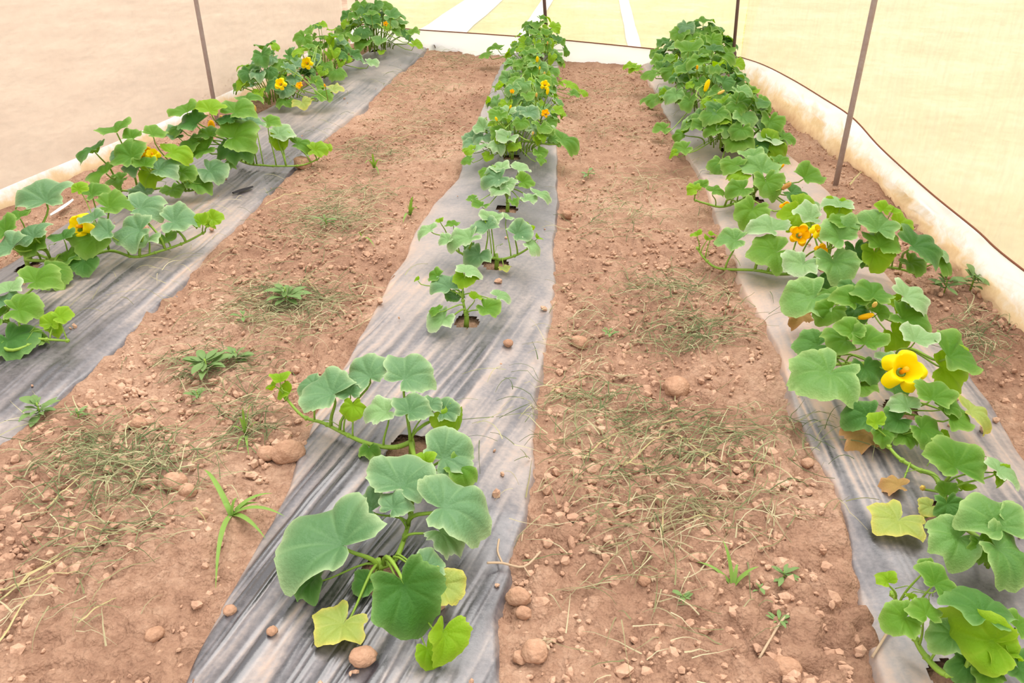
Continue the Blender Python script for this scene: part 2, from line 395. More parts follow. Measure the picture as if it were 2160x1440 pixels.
def leaf_data(cls, kind, v):
    key = (cls, kind, v)
    if key not in LEAFV:
        me = leaf_mesh('leaf', hash((kind, v)) % 1 + ord(kind)*10+v, **KINDS[kind][v]); me.materials.append(LM[cls]); LEAFV[key] = me
    return LEAFV[key]

def bez(a, b, c, d, n=8):
    out = []
    for i in range(n+1):
        t = i/n; out.append(a*(1-t)**3+b*3*t*(1-t)**2+c*3*t*t*(1-t)+d*t**3)
    return out
def put_leaf(root, node, C, size, cls, az, tc, ts, kind='n', v=None, stalk=True):
    n = Vector((math.tan(math.radians(ts)), -math.tan(math.radians(min(tc, 85))), 1)).normalized()
    d = Vector((math.cos(math.radians(az)), math.sin(math.radians(az)), 0)); tip = (d-n*d.dot(n)).normalized()
    xa = tip.cross(n).normalized()
    if v is None: v = random.randrange(len(KINDS[kind]))
    m = size*.5+.02
    C = Vector((min(max(C.x, float(xl(C.y))+m), float(xr(C.y))-m*.7), min(C.y, backy(C.x)-m), C.z))
    A = C-tip*0.11*size
    M = Matrix((( xa.x, tip.x, n.x), (xa.y, tip.y, n.y), (xa.z, tip.z, n.z))).to_4x4() @ Matrix.Scale(size, 4)
    M.translation = A
    low = 9
    for t in range(0, 360, 30):
        q = M @ Vector((0.5*math.sin(math.radians(t)), 0.5*math.cos(math.radians(t)), 0.0)); low = min(low, q.z-ground(q.x, q.y))
    if low < 0.012: A = A+Vector((0, 0, 0.012-low)); M.translation = A
    o = obj('leaf', leaf_data(cls, kind, v), parent=root)
    L = M.copy(); L.translation = A-root.location; o.matrix_local = L
    if cls == 'x': o['label'] = 'withered brown leaf'
    elif cls == 'y': o['label'] = 'yellowing leaf'
    elif cls == 'l': o['label'] = 'young lime green leaf'
    if stalk:
        dist = (A-node).length
        pts = bez(node, node+Vector((0, 0, dist*0.45)), A-n*dist*0.3-tip*0.1*size, A-n*0.003, 7)
        r0 = 0.0055*min(1.3, max(.6, size/0.16)); Mi = M.inverted()
        bm = bmesh.new(); tube(bm, [Mi @ p for p in pts], [(r0*(1-0.45*i/7))/size for i in range(8)], 5)
        obj('leaf_stalk', bm, M_STEM, o)
    return o

def flower_mesh(name, seed, open_=1.0):
    rr = np.random.RandomState(seed); NS, NR = 60, 9; ver = []; fs = []
    for k in range(NR+1):
        f = k/NR
        for j in range(NS):
            t = 2*math.pi*j/NS; c = abs(math.cos(2.5*t))
            prof = 0.10+0.16*min(1, f/0.35)+(0.24*open_)*max(0, (f-.35)/.65)
            lobe = 1-(1-(0.58+0.42*c**0.7))*max(0, (f-.4)/.6)*1.25
            r = prof*lobe*(1+0.05*math.sin(t*3+seed))
            z = 0.36*min(1, f/0.5)**0.8+0.1*max(0, f-.5)-0.36*open_*max(0, (f-.5)/.5)**2+0.03*math.sin(t*5+f*3)*f+0.03*math.sin(t*11+seed)*f*f
            ver.append((r*math.cos(t), r*math.sin(t), z))
    for k in range(NR):
        for j in range(NS):
            a = k*NS+j; b = k*NS+(j+1) % NS; fs.append((a, b, b+NS, a+NS))
    return mesh_np(name, ver, fs)
def bud_mesh(name):
    ver = []; fs = []; NS, NR = 20, 10
    prof = [(0.06, 0), (.13, .08), (.17, .25), (.19, .42), (.185, .58), (.17, .72), (.13, .85), (.10, .93), (.06, .98), (.03, 1.0), (.004, 1.01)]
    for k, (r, z) in enumerate(prof):
        for j in range(NS):
            t = 2*math.pi*j/NS+z*1.4; q = r*(1+0.16*math.cos(5*2*math.pi*j/NS)*(z))
            ver.append((q*math.cos(t), q*math.sin(t), z))
    for k in range(NR):
        for j in range(NS):
            a = k*NS+j; b = k*NS+(j+1) % NS; fs.append((a, b, b+NS, a+NS))
    fs.append(tuple(range(NR*NS, NR*NS+NS)))
    return mesh_np(name, ver, fs)
FL = {}
def put_flower(root, node, C, size, kind, tc=40, ts=0):
    """kind: o open yellow, q half-open orange, b pale closed bud, y yellow closed bud, w withered"""
    if kind not in FL:
        if kind == 'o': me = flower_mesh('flower', 3, 1.0); me.materials.append(M_PETAL)
        elif kind == 'q': me = flower_mesh('flower', 5, 0.55); me.materials.append(M_PETALO)
        else:
            me = bud_mesh('bud'); me.materials.append({'b': M_BUDP, 'y': M_PETAL, 'w': M_WITHP, 'r': M_PETALO}[kind])
        FL[kind] = me
    n = Vector((math.tan(math.radians(ts)), -math.tan(math.radians(tc)), 1)).normalized()
    q = n.to_track_quat('Z', 'Y').to_matrix().to_4x4(); M = q @ Matrix.Scale(size, 4)
    A = C-n*size*(0.35 if kind in 'oq' else 0.5); M.translation = A
    nm = 'flower' if kind in 'oq' else 'flower_bud'
    o = obj(nm, FL[kind], parent=root); L = M.copy(); L.translation = A-root.location; o.matrix_local = L
    o['label'] = {'o': 'open yellow trumpet flower', 'q': 'half open orange yellow flower', 'b': 'pale closed flower bud', 'y': 'yellow closed flower bud', 'w': 'withered tan flower', 'r': 'closed orange flower'}[kind]
    Mi = M.inverted(); bm = bmesh.new(); dist = (A-node).length
    pts = bez(node, node+Vector((0, 0, dist*.4)), A-n*dist*.35, A, 6)
    tube(bm, [Mi @ p for p in pts], [0.0038/size]*7, 5); obj('flower_stalk', bm, M_STEM, o)
    bm = bmesh.new(); rad = 0.11 if kind in 'oq' else 0.08
    tube(bm, [(0, 0, -.14), (0, 0, -.06), (0, 0, .0)], [rad*.5, rad*.9, rad*.8], 8)
    for k in range(5):
        a = k*2*math.pi/5; dx, dy = math.cos(a), math.sin(a)
        tube(bm, [(dx*rad*.8, dy*rad*.8, -.04), (dx*rad*1.7, dy*rad*1.7, .05), (dx*rad*2.6, dy*rad*2.6, .1)], [.025, .018, .004], 4)
    obj('calyx', bm, M_STEM, o)
    if kind in 'oq':
        bm = bmesh.new(); tube(bm, [(0, 0, 0.02), (0, 0, .18), (0, 0, .3), (0, 0, .33)], [.05, .05, .065, .03], 8)
        obj('stamen', bm, M_STAMEN, o)

def near_node(p, nodes): return min(nodes, key=lambda q: (q.x-p.x)**2+(q.y-p.y)**2)
NLEAF = 0
def plant(row, root_px, label, T=None, vines=(), leaves=(), flowers=(), scatter=None, hole=0.055, tendrils=2):
    """T: (x0, y0, scale): the zoom the leaf table was read from"""
    global NLEAF
    tp = (lambda X, Y: (T[0]+X/T[2], T[1]+Y/T[2])) if T else (lambda X, Y: (X, Y)); k = T[2] if T else 1.0
    rp = tp(*root_px); g = G(*rp, 0.04); gz = ground(g.x, g.y); rpos = Vector((g.x, g.y, gz-0.012))
    root = empty('squash_plant', rpos, label, 'squash plant', row+' row of squash plants')
    ROOTS[row].append((g.x, g.y, hole))
    nodes = [rpos+Vector((0, 0, .035))]
    allv = list(vines)
    bm = bmesh.new(); tube(bm, [rpos-Vector((0, 0, .02)), rpos+Vector((.003, .004, .03)), rpos+Vector((0, .01, .06))], [.011, .010, .008], 7)
    obj('stem', bm, M_STEM, root).location = -rpos
    def node_from(line):
        pts = []
        for i, e in enumerate(line):
            z = e[2] if len(e) > 2 else 0.025
            q = tp(e[0], e[1]); w = G(*q, 0.05+z); w.z = ground(w.x, w.y)+z; pts.append(w)
        return pts
    for line in allv:
        pts = smooth_path([rpos+Vector((0, 0, .04))]+node_from(line), 5); nodes += pts
        bm = bmesh.new(); nn = len(pts); tube(bm, pts, [0.0085*(1-0.5*i/nn) for i in range(nn)], 6)
        for i in range(4, nn, 5): bmesh.ops.create_icosphere(bm, subdivisions=1, radius=.0095, matrix=Matrix.Translation(pts[i]))
        obj('vine', bm, M_STEM, root).location = -rpos
    for L in leaves:
        X, Yp, sz = L[:3]; cls = L[3] if len(L) > 3 else 'g'; rest = list(L[4:])
        kw = rest.pop() if rest and isinstance(rest[-1], dict) else {}
        px, py = tp(X, Yp); s_px = sz/k
        d0 = zc(g)/F
        z = kw.get('z', max(.05, min(.36, 0.10+0.55*(rp[1]-py)*d0)))
        C = G(px, py, z+0.03); size = s_px*zc(C)/F*kw.get('s', 1.0)
        out = math.degrees(math.atan2((rp[1]-py)*1.6+0.01, px-rp[0]))
        az = rest[0] if len(rest) > 0 and rest[0] is not None else out+random.uniform(-35, 35)
        tc = rest[1] if len(rest) > 1 else random.uniform(12, 42)
        ts = rest[2] if len(rest) > 2 else max(-30, min(30, (px-rp[0])*d0*90))+random.uniform(-12, 12)
        if tc < 40: tc *= .75
        kind = kw.get('k', 'w' if cls in 'x' else ('s' if cls == 'y' else ('f' if (cls == 'l' and size < .07) else 'n')))
        nd = near_node(C, nodes)
        put_leaf(root, nd, C, size, cls, az, tc, ts, kind, kw.get('v'), kw.get('stalk', True)); NLEAF += 1
    if scatter:
        n, rx, ry, hh, s0, s1, mixc = scatter; ang = math.radians(86)
        for i in range(n):
            rad = math.sqrt((i+.5)/n)*random.uniform(.85, 1.1); a = i*2.39996+random.uniform(-.4, .4)
            dx = rad*math.cos(a)*rx; dy = rad*math.sin(a)*ry
            z = hh*(1-0.75*rad*rad)*random.uniform(.65, 1.08)
            C = Vector((g.x+dx, g.y+dy, gz+max(.05, z))); nd = rpos+Vector((dx*.5, dy*.5, .04))
            cls = random.choice(mixc); size = random.uniform(s0, s1)*(.6 if cls == 'l' else 1)
            put_leaf(root, nd, C, size, cls, math.degrees(math.atan2(dy, dx))+random.uniform(-50, 50), random.uniform(0, 34)-dy/ry*8, dx/rx*28+random.uniform(-15, 15), 'f' if cls == 'l' and random.random() < .4 else 'n'); NLEAF += 1
    for fl in flowers:
        X, Yp, sz, kind = fl[:4]; px, py = tp(X, Yp); kw = fl[4] if len(fl) > 4 else {}
        d0 = zc(g)/F; z = kw.get('z', scatter[3]+.05 if scatter else max(.08, min(.42, 0.16+0.55*(rp[1]-py)*d0)))
        C = G(px, py, z); size = sz/k*zc(C)/F
        put_flower(root, near_node(C, nodes), C, size, kind, kw.get('tc', 40), kw.get('ts', random.uniform(-20, 20)))
    for i in range(tendrils if vines else 0):
        p = random.choice(nodes[3:]); a = random.uniform(0, 6.28); pts = []
        for j in range(14):
            t = j/13; r = .015*(t*2.5 if t < .4 else 1); pts.append(p+Vector((math.cos(a)*t*.09+r*math.cos(t*9)*t, math.sin(a)*t*.09+r*math.sin(t*9)*t, .02+.03*math.sin(t*3))))
        bm = bmesh.new(); tube(bm, pts, .0011, 4); obj('tendril', bm, M_STEM, root).location = -rpos
    return root

# ------------------------------------------------------------------ the plants
# --- middle row
plant('middle', (800, 1222), 'squash plant nearest in the middle row, with one very large round blue-green leaf', hole=.06,
  vines=[[(835, 1180, .03), (858, 1120, .05), (868, 1075, .06), (875, 1030, .05)]],
  leaves=[(700, 1142, 242, 'b', 150, 14, -12, dict(z=.13, v=3)), (860, 1252, 174, 'd', 290, 48, 6, dict(z=.13, k='n', v=7)),
          (938, 1240, 92, 'y', 330, 30, 20, dict(z=.07, k='n')), (934, 1345, 100, 'l', 290, 30, 40, dict(z=.07, k='f', v=0)),
          (905, 1375, 62, 'l', 300, 25, 0, dict(z=.04, k='f', v=1)), (716, 1340, 122, 'y', 235, 4, 0, dict(z=.015, k='s', v=0)),
          (655, 1240, 85, 'd', 230, 10, -20, dict(z=.03)), (852, 1012, 150, 'b', 80, 18, -4, dict(z=.17, v=1)),
          (834, 1064, 78, 'b', 60, 30, -10, dict(z=.16, v=0)), (775, 1074, 92, 'b', 150, 15, -15, dict(z=.12)),
          (955, 1068, 178, 'b', 20, 20, 14, dict(z=.16, v=2)), (940, 1128, 104, 'p', 340, 25, 20, dict(z=.10, k='w', v=0)),
          (905, 1195, 80, 'b', 30, 20, 10, dict(z=.10)), (770, 1235, 62, 'd', 200, 20, 0, dict(z=.04))])
plant('middle', (868, 955), 'second squash plant of the middle row, long runner creeping left onto soil', hole=.075,
  vines=[[(830, 945, .02), (775, 935, .02), (725, 910, .03), (680, 882, .03), (635, 858, .05), (595, 815, .08)], [(880, 985, .04), (893, 1010, .05)]],
  leaves=[(690, 828, 124, 'b', 150, 24, -8, dict(z=.17, v=1)), (655, 812, 70, 'b', 170, 30, -10, dict(z=.16)), (738, 822, 66, 'b', 100, 35, 0, dict(z=.18)),
          (776, 786, 104, 'b', 110, 38, -10, dict(z=.2)), (862, 790, 122, 'b', 60, 32, 8, dict(z=.2, v=0)), (806, 872, 84, 'p', 180, 20, -10, dict(z=.15)), (868, 862, 92, 'b', 70, 26, 4, dict(z=.17)),
          (912, 852, 50, 'b', 40, 20, 10, dict(z=.16)), (942, 866, 62, 'b', 30, 35, 0, dict(z=.14)), (962, 882, 78, 'l', 300, 40, 55, dict(z=.12, k='h', v=0)),
          (945, 958, 124, 'b', 50, 34, 12, dict(z=.14, v=3)), (972, 990, 80, 'g', 340, 20, 10, dict(z=.12)), (896, 972, 52, 'l', 100, 35, 0, dict(z=.16, k='f')),
          (590, 800, 46, 'l', 110, 20, 10, dict(z=.12, k='f')), (576, 812, 36, 'l', 150, 20, -20, dict(z=.1, k='f')), (605, 830, 40, 'l', 200, 20, 0, dict(z=.07)), (745, 862, 56, 'l', 270, 50, 0, dict(z=.14, k='n')),
          (780, 960, 46, 'g', 280, 10, 0, dict(z=.02))])
TM = (780, 420, 4.235)
plant('middle', (860, 1120), 'small third squash plant of the middle row, pale leaves over a planting hole', TM, hole=.05,
  leaves=[(640, 1090, 300, 'p', 220, 20, -10, dict(z=.06, v=1)), (590, 990, 150, 'g', 160, 20, -10, dict(z=.1)), (1050, 990, 260, 'g', 330, 26, 14, dict(z=.09, v=4)), (1170, 860, 210, 'p', 40, 15, 10, dict(z=.09)), (690, 770, 300, 'b', 120, 32, -6, dict(z=.16, v=3)),
          (590, 690, 180, 'g', 150, 30, -20, dict(z=.18)), (880, 640, 270, 'p', 60, 16, 8, dict(z=.22, v=6)), (850, 710, 230, 'l', 280, 30, 0, dict(z=.19, k='n')), (425, 725, 60, 'l', 180, 20, 0, dict(z=.15)), (950, 890, 130, 'l', 30, 20, 0, dict(z=.13)), (760, 880, 200, 'd', 250, 20, 0, dict(z=.1))],
  vines=[[(850, 1000, .05), (830, 900, .09)]], tendrils=0)
plant('middle', (1130, 600), 'fourth squash plant of the middle row, loose stalks and lime tip at left', TM, hole=.06,
  vines=[[(1180, 540, .03), (1320, 490, .05), (1450, 400, .1)], [(1000, 520, .04), (800, 480, .06), (650, 300, .1)]],
  leaves=[(1090, 170, 230, 'p', 80, 25, 0), (1030, 250, 260, 'b', 120, 34, -8), (860, 370, 330, 'p', 200, 16, -8), (680, 370, 160, 'p', 190, 20, -10), (520, 280, 220, 'p', 160, 18, -15), (1340, 310, 260, 'b', 30, 38, 8), (1440, 410, 220, 'p', 0, 20, 20),
          (960, 520, 280, 'b', 240, 30, 0, dict(z=.08)), (740, 220, 150, 'g', 110, 20, 0), (625, 190, 80, 'l', 110, 40, 0), (1500, 350, 90, 'l', 60, 30, 30), (1420, 240, 110, 'l', 60, 20, 10), (1060, 205, 90, 'l', 90, 30, 0), (890, 420, 120, 'd', 250, 25, 0, dict(z=.1)), (1210, 650, 120, 'y', 300, 5, 0, dict(z=.02)), (1230, 170, 130, 'p', 40, 10, 10)], tendrils=1)
TA = (840, 40, 3.0)
plant('middle', (690, 1210), 'fifth squash plant of the middle row, low pale leaves before the dense clump', TA,
  leaves=[(640, 950, 160, 'p', 120, 20, 0), (770, 950, 150, 'p', 60, 15, 5), (620, 1020, 190, 'b', 200, 35, -5), (560, 960, 130, 'g', 150, 20, -10), (800, 1030, 130, 'g', 20, 40, 5), (690, 1050, 140, 'p', 270, 20, 0), (820, 1150, 130, 'p', 330, 18, 10), (900, 1110, 150, 'p', 20, 12, 8), (470, 1140, 90, 'g', 200, 15, 0), (520, 1190, 120, 'g', 220, 10, 0), (640, 1090, 140, 'p', 250, 15, 0), (730, 1160, 80, 'g', 300, 10, 0)],
  vines=[[(690, 1110, .08)]], tendrils=0)
MIXM = ['b', 'g', 'g', 'l', 'p', 'b']
plant('middle', (720, 880), 'sixth squash plant of the middle row, one large leaf reaching onto right path', TA, scatter=(44, .30, .26, .30, .10, .16, MIXM),
  leaves=[(450, 830, 100, 'l', 180, 30, 0), (440, 890, 100, 'g', 200, 20, -5), (1060, 770, 200, 'g', 0, 22, 10), (520, 810, 110, 'p', 160, 10, 0), (900, 890, 90, 'g')], flowers=[(852, 722, 32, 'b')])
plant('middle', (800, 700), 'seventh squash plant of the middle row, orange flower on its right side', TA, scatter=(48, .30, .30, .34, .09, .15, ['m', 'g', 'l', 'l', 'g']),
  flowers=[(930, 592, 74, 'q', dict(tc=50)), (620, 632, 40, 'y'), (710, 555, 36, 'y')], leaves=[(1010, 590, 110, 'l', 0, 20, 10)])
plant('middle', (830, 520), 'eighth squash plant of the middle row, upright yellow flowers and shoot to right', TA, scatter=(46, .28, .32, .34, .09, .15, ['g', 'g', 'l', 'l', 'm']),
  flowers=[(930, 410, 66, 'o', dict(tc=55)), (945, 455, 52, 'y', dict(tc=20)), (722, 455, 44, 'q'), (875, 480, 40, 'b')], leaves=[(1090, 420, 130, 'l', 20, 25, 10), (1170, 465, 70, 'l', 0, 30, 0), (1110, 480, 90, 'g', 340, 15, 0)])
plant('middle', (850, 350), 'squash plant second from far end of middle row, yellow-green leaves, pale bud', TA, scatter=(46, .27, .36, .34, .09, .15, ['g', 'l', 'l', 'g', 'm']),
  flowers=[(880, 255, 52, 'y'), (925, 345, 34, 'b'), (895, 310, 30, 'y')])
plant('middle', (890, 250), 'squash plant at the far end of the middle row, reaching up against the back net', TA, scatter=(36, .26, .28, .36, .11, .16, ['g', 'l', 'l', 'g', 'd']),
  leaves=[(990, 55, 90, 'l', 30, 45, 0, dict(z=.46)), (935, 95, 80, 'g', 60, 30, 0, dict(z=.42)), (620, 195, 120, 'g', 170, 15, 0), (560, 225, 110, 'g', 190, 10, 0), (760, 165, 110, 'g', 150, 20, 0)], flowers=[(945, 150, 26, 'b')])
# --- right row
T3 = (1600, 880, 2.571)
plant('right', (1085, 1450), 'squash plant nearest in the right row, bright lime folded leaves in the corner', T3,
  vines=[[(1000, 1370, .03), (900, 1260, .03), (850, 1160, .05), (800, 1050, .07), (730, 910, .08)]],
  leaves=[(690, 880, 120, 'l', 110, 30, -10, dict(z=.14)), (960, 885, 220, 'g', 60, 30, 6, dict(z=.2, v=3)), (900, 812, 100, 'g', 110, 25, 0, dict(z=.2)), (770, 1100, 225, 'g', 200, 25, -12, dict(z=.14, v=1)), (900, 1050, 190, 'g', 90, 24, 0, dict(z=.17)),
          (1200, 1035, 400, 'd', 80, 6, 4, dict(z=.2, v=6)), (1030, 1190, 230, 'm', 210, 28, -10, dict(z=.12)), (1200, 1140, 160, 'm', 60, 20, 0, dict(z=.15)), (1230, 1205, 330, 'l', 160, 58, -12, dict(z=.15, k='f', v=1)),
          (1280, 1280, 240, 'l', 300, 40, 10, dict(z=.11, k='f', v=0)), (1130, 1340, 220, 'd', 270, 40, 0, dict(z=.07)), (1375, 1275, 120, 'l', 20, 20, 10, dict(z=.12)), (1410, 1130, 170, 'g', 30, 20, 10, dict(z=.13)), (1440, 1380, 240, 'd', 330, 20, 10, dict(z=.08)), (820, 975, 60, 'l', 90, 20, 0, dict(z=.14)), (1230, 1400, 180, 'g', 260, 20, 0, dict(z=.06))])
plant('right', (1010, 560), 'second squash plant of the right row, yellowed lobed leaf lying on the film', T3,
  vines=[[(960, 330, .03), (860, 285, .03), (760, 220, .04), (700, 150, .05)], [(1100, 590, .04), (1220, 690, .05), (1240, 820, .06)]],
  leaves=[(1055, 235, 340, 'g', 90, 34, 4, dict(z=.16, v=1)), (1320, 290, 230, 'p', 20, 12, 10, dict(z=.16, v=6)), (1310, 312, 130, 'l', 300, 50, 0, dict(z=.14)), (1030, 490, 190, 'd', 280, 40, 0, dict(z=.1)), (732, 398, 160, 'x', 150, 2, 0, dict(z=.012)),
          (735, 585, 300, 'y', 215, 8, -4, dict(z=.03, k='s', v=0)), (920, 492, 120, 'y', 200, 20, -10, dict(z=.07, k='n')), (1270, 560, 370, 'm', 100, 20, -6, dict(z=.17, v=3)), (1400, 580, 260, 'm', 20, 22, 12, dict(z=.16)), (1060, 665, 310, 'm', 200, 22, -8, dict(z=.12, v=0)),
          (1330, 735, 360, 'm', 320, 26, 10, dict(z=.14, v=2)), (1210, 700, 170, 'g', 280, 35, 0, dict(z=.13)), (1110, 380, 110, 'l', 60, 20, 0, dict(z=.08)), (1010, 400, 120, 'g', 90, 30, 0, dict(z=.08))],
  flowers=[(890, 382, 75, 'b', dict(z=.1, tc=40, ts=-30))])
T5 = (1420, 380, 2.482)
plant('right', (1190, 1210), 'third squash plant of the right row, withered brown leaf at its left', T5,
  leaves=[(1355, 1125, 240, 'g', 70, 28, 4, dict(z=.2)), (1210, 1175, 170, 'p', 120, 24, -8, dict(z=.16)), (1470, 1245, 220, 'g', 20, 26, 8, dict(z=.14, v=1)), (1575, 1215, 230, 'y', 0, 18, 16, dict(z=.13, k='n')), (1000, 1245, 220, 'd', 190, 28, -12, dict(z=.1)), (1320, 1315, 200, 'g', 320, 24, 0, dict(z=.12)),
          (1165, 1260, 160, 'd', 200, 30, 0, dict(z=.12)), (1000, 1375, 250, 'x', 230, 5, 0, dict(z=.012)), (1055, 1265, 110, 'l', 110, 30, 0, dict(z=.14, k='n')), (1095, 1330, 140, 'g', 260, 28, 0, dict(z=.09)), (1215, 1345, 140, 'g', 280, 25, 0, dict(z=.09)), (1410, 1345, 80, 'l', 300, 20, 0, dict(z=.09)), (1440, 1180, 160, 'g', 30, 30, 0, dict(z=.17))],
  vines=[[(1140, 1290, .04), (1130, 1400, .03)]])
plant('right', (1010, 1010), 'fourth squash plant of the right row, bearing the biggest open yellow flower', T5,
  vines=[[(900, 960, .05), (820, 960, .06)], [(1150, 950, .06), (1250, 900, .08)]],
  leaves=[(790, 1035, 400, 'm', 215, 20, -8, dict(z=.16, v=3, s=.98)), (730, 870, 220, 'd', 180, 30, -12, dict(z=.15)), (880, 830, 210, 'g', 150, 34, -5, dict(z=.22)), (1010, 840, 190, 'g', 60, 30, 0, dict(z=.24)), (930, 780, 160, 'g', 100, 40, 0, dict(z=.27)), (1010, 1000, 190, 'd', 280, 30, 0, dict(z=.16)), (965, 1080, 215, 'g', 230, 22, -5, dict(z=.12, v=4)), (1470, 930, 320, 'g', 10, 20, 14, dict(z=.2, v=1)), (1440, 985, 260, 'l', 340, 62, 0, dict(z=.15, k='n')), (1270, 835, 190, 'p', 60, 18, 6, dict(z=.24)),
          (1110, 930, 120, 'p', 100, 15, 0, dict(z=.2)), (1160, 1080, 170, 'd', 300, 20, 0, dict(z=.08))],
  flowers=[(1228, 985, 250, 'o', dict(z=.28, tc=44, ts=-4))])
plant('right', (930, 730), 'fifth squash plant of the right row, broad pale leaf with browned edge', T5,
  leaves=[(705, 630, 290, 'm', 200, 30, -10, dict(z=.18, v=1)), (665, 705, 150, 'x', 240, 30, 0, dict(z=.08)), (815, 690, 170, 'g', 230, 40, -6, dict(z=.18)), (930, 620, 200, 'g', 110, 34, 0, dict(z=.26)), (1040, 590, 240, 'g', 80, 26, 0, dict(z=.28)), (1235, 610, 250, 'p', 20, 28, 12, dict(z=.24, v=0)), (1190, 645, 120, 'l', 250, 40, 0, dict(z=.2, k='n')), (1225, 735, 270, 'g', 340, 26, 14, dict(z=.18, v=3)), (1165, 815, 180, 'l', 300, 55, 0, dict(z=.13, k='n')), (920, 560, 140, 'd', 100, 35, 0, dict(z=.2)), (820, 600, 160, 'g', 150, 20, 0, dict(z=.2)), (1080, 690, 140, 'g', 40, 30, 0, dict(z=.2)), (960, 690, 150, 'd', 280, 34, 0, dict(z=.18))],
  flowers=[(1010, 712, 80, 'r', dict(z=.24, tc=40, ts=60)), (1055, 650, 60, 'b', dict(z=.3)), (1078, 812, 40, 'w')])
plant('right', (830, 480), 'sixth squash plant of the right row, orange flowers, runner reaching left', T5,
  vines=[[(600, 490, .02), (430, 455, .02), (250, 400, .03), (175, 345, .06), (130, 290, .09)], [(1150, 430, .06), (1300, 440, .06)]],
  leaves=[(305, 320, 180, 'm', 170, 24, -6, dict(z=.12, v=1)), (500, 250, 240, 'p', 120, 18, -5, dict(z=.18, v=0)), (510, 385, 270, 'g', 190, 24, -6, dict(z=.12, v=3)), (120, 285, 70, 'l', 120, 30, -10, dict(z=.13)), (180, 310, 60, 'l', 60, 30, 10, dict(z=.1)), (205, 290, 50, 'l', 30, 20, 0, dict(z=.12)),
          (665, 455, 200, 'p', 220, 34, -14, dict(z=.15, v=4)), (850, 450, 240, 'm', 280, 36, -2, dict(z=.16, v=1)), (860, 290, 220, 'm', 110, 36, -4, dict(z=.26)), (900, 225, 170, 'g', 90, 30, 0, dict(z=.3)), (1070, 240, 230, 'm', 80, 36, 0, dict(z=.3, v=3)), (1090, 330, 220, 'g', 60, 34, 0, dict(z=.24)), (1060, 400, 180, 'l', 280, 50, 0, dict(z=.18, k='n')), (1280, 345, 300, 'd', 20, 30, 14, dict(z=.22, v=0)), (1190, 222, 140, 'l', 40, 40, 10, dict(z=.28, k='n')), (865, 130, 170, 'p', 100, 14, 0, dict(z=.34)), (850, 150, 150, 'l', 270, 55, 0, dict(z=.32, k='n')), (1100, 145, 90, 'l', 80, 50, 0, dict(z=.36)), (1150, 160, 70, 'l', 60, 40, 0, dict(z=.34)), (700, 200, 180, 'p', 150, 12, 0, dict(z=.24)), (640, 195, 180, 'l', 250, 50, 0, dict(z=.2, k='n')), (960, 380, 160, 'd', 280, 30, 0, dict(z=.18)), (1250, 440, 160, 'g', 320, 30, 10, dict(z=.12)), (1400, 430, 160, 'g', 350, 24, 10, dict(z=.1)), (1400, 380, 120, 'p', 10, 20, 10, dict(z=.14)), (760, 540, 180, 'd', 260, 20, 0, dict(z=.06))],
  flowers=[(668, 282, 155, 'q', dict(z=.27, tc=60, ts=-20)), (765, 258, 90, 'o', dict(z=.3, tc=30, ts=20)), (780, 370, 105, 'q', dict(z=.22, tc=70, ts=30)), (815, 205, 34, 'w')])
T4 = (1280, 40, 2.571)
plant('right', (790, 990), 'seventh squash plant of the right row, single yellow flower low on right', T4,
  vines=[[(640, 1000, .02), (540, 960, .04), (480, 930, .07)]],
  leaves=[(830, 810, 240, 'm', 100, 36, -4), (1085, 860, 170, 'g', 30, 34, 10), (680, 790, 160, 'g', 150, 30, 0), (870, 900, 190, 'g', 280, 34, 0), (780, 1050, 200, 'g', 240, 36, 0, dict(z=.09)), (1020, 950, 160, 'd', 330, 30, 0), (470, 920, 90, 'l', 130, 40, -10), (510, 900, 80, 'g', 100, 40, 0), (585, 930, 110, 'g', 40, 30, 0), (720, 930, 150, 'g', 200, 34, 0), (1060, 1060, 200, 'l', 340, 40, 0), (720, 850, 130, 'l', 200, 30, 0), (780, 740, 140, 'm', 100, 25, 0), (940, 770, 120, 'g', 60, 25, 0), (1090, 1010, 170, 'p', 0, 20, 10)],
  flowers=[(978, 1020, 100, 'q', dict(tc=45, z=.2)), (975, 905, 70, 'w', dict(ts=30)), (955, 795, 30, 'r')])
plant('right', (660, 720), 'eighth squash plant of the right row, dense crown beside bare soil strip', T4, scatter=(39, .33, .3, .36, .13, .2, ['g', 'g', 'm', 'd', 'g', 'l']),
  leaves=[(410, 710, 130, 'g', 190, 25, -10), (370, 730, 50, 'l', 200, 30, 0), (800, 560, 190, 'm', 40, 30, 10), (880, 640, 230, 'p', 0, 26, 12), (890, 690, 200, 'l', 330, 50, 0), (970, 650, 120, 'g', 0, 20, 10), (620, 790, 150, 'g', 260, 30, 0)])
plant('right', (540, 520), 'squash plant third from far end of right row, slender yellow buds on top', T4, scatter=(44, .34, .36, .38, .12, .19, ['g', 'd', 'm', 'g', 'g', 'l']),
  flowers=[(543, 360, 70, 'y', dict(tc=15, ts=10)), (620, 397, 44, 'b', dict(ts=50))], leaves=[(300, 600, 110, 'g', 190, 25, 0), (770, 400, 110, 'l', 30, 20, 0), (415, 340, 100, 'p', 140, 15, 0), (780, 470, 110, 'd', 0, 20, 0)])
plant('right', (470, 380), 'squash plant second from far end of right row, leaning onto the path', T4, scatter=(44, .36, .36, .38, .12, .19, ['g', 'd', 'g', 'g', 'm', 'l']),
  leaves=[(130, 262, 80, 'l', 170, 25, 0), (160, 275, 80, 'l', 190, 25, 0), (240, 300, 120, 'g', 180, 20, 0), (240, 440, 120, 'g', 190, 20, 0)])
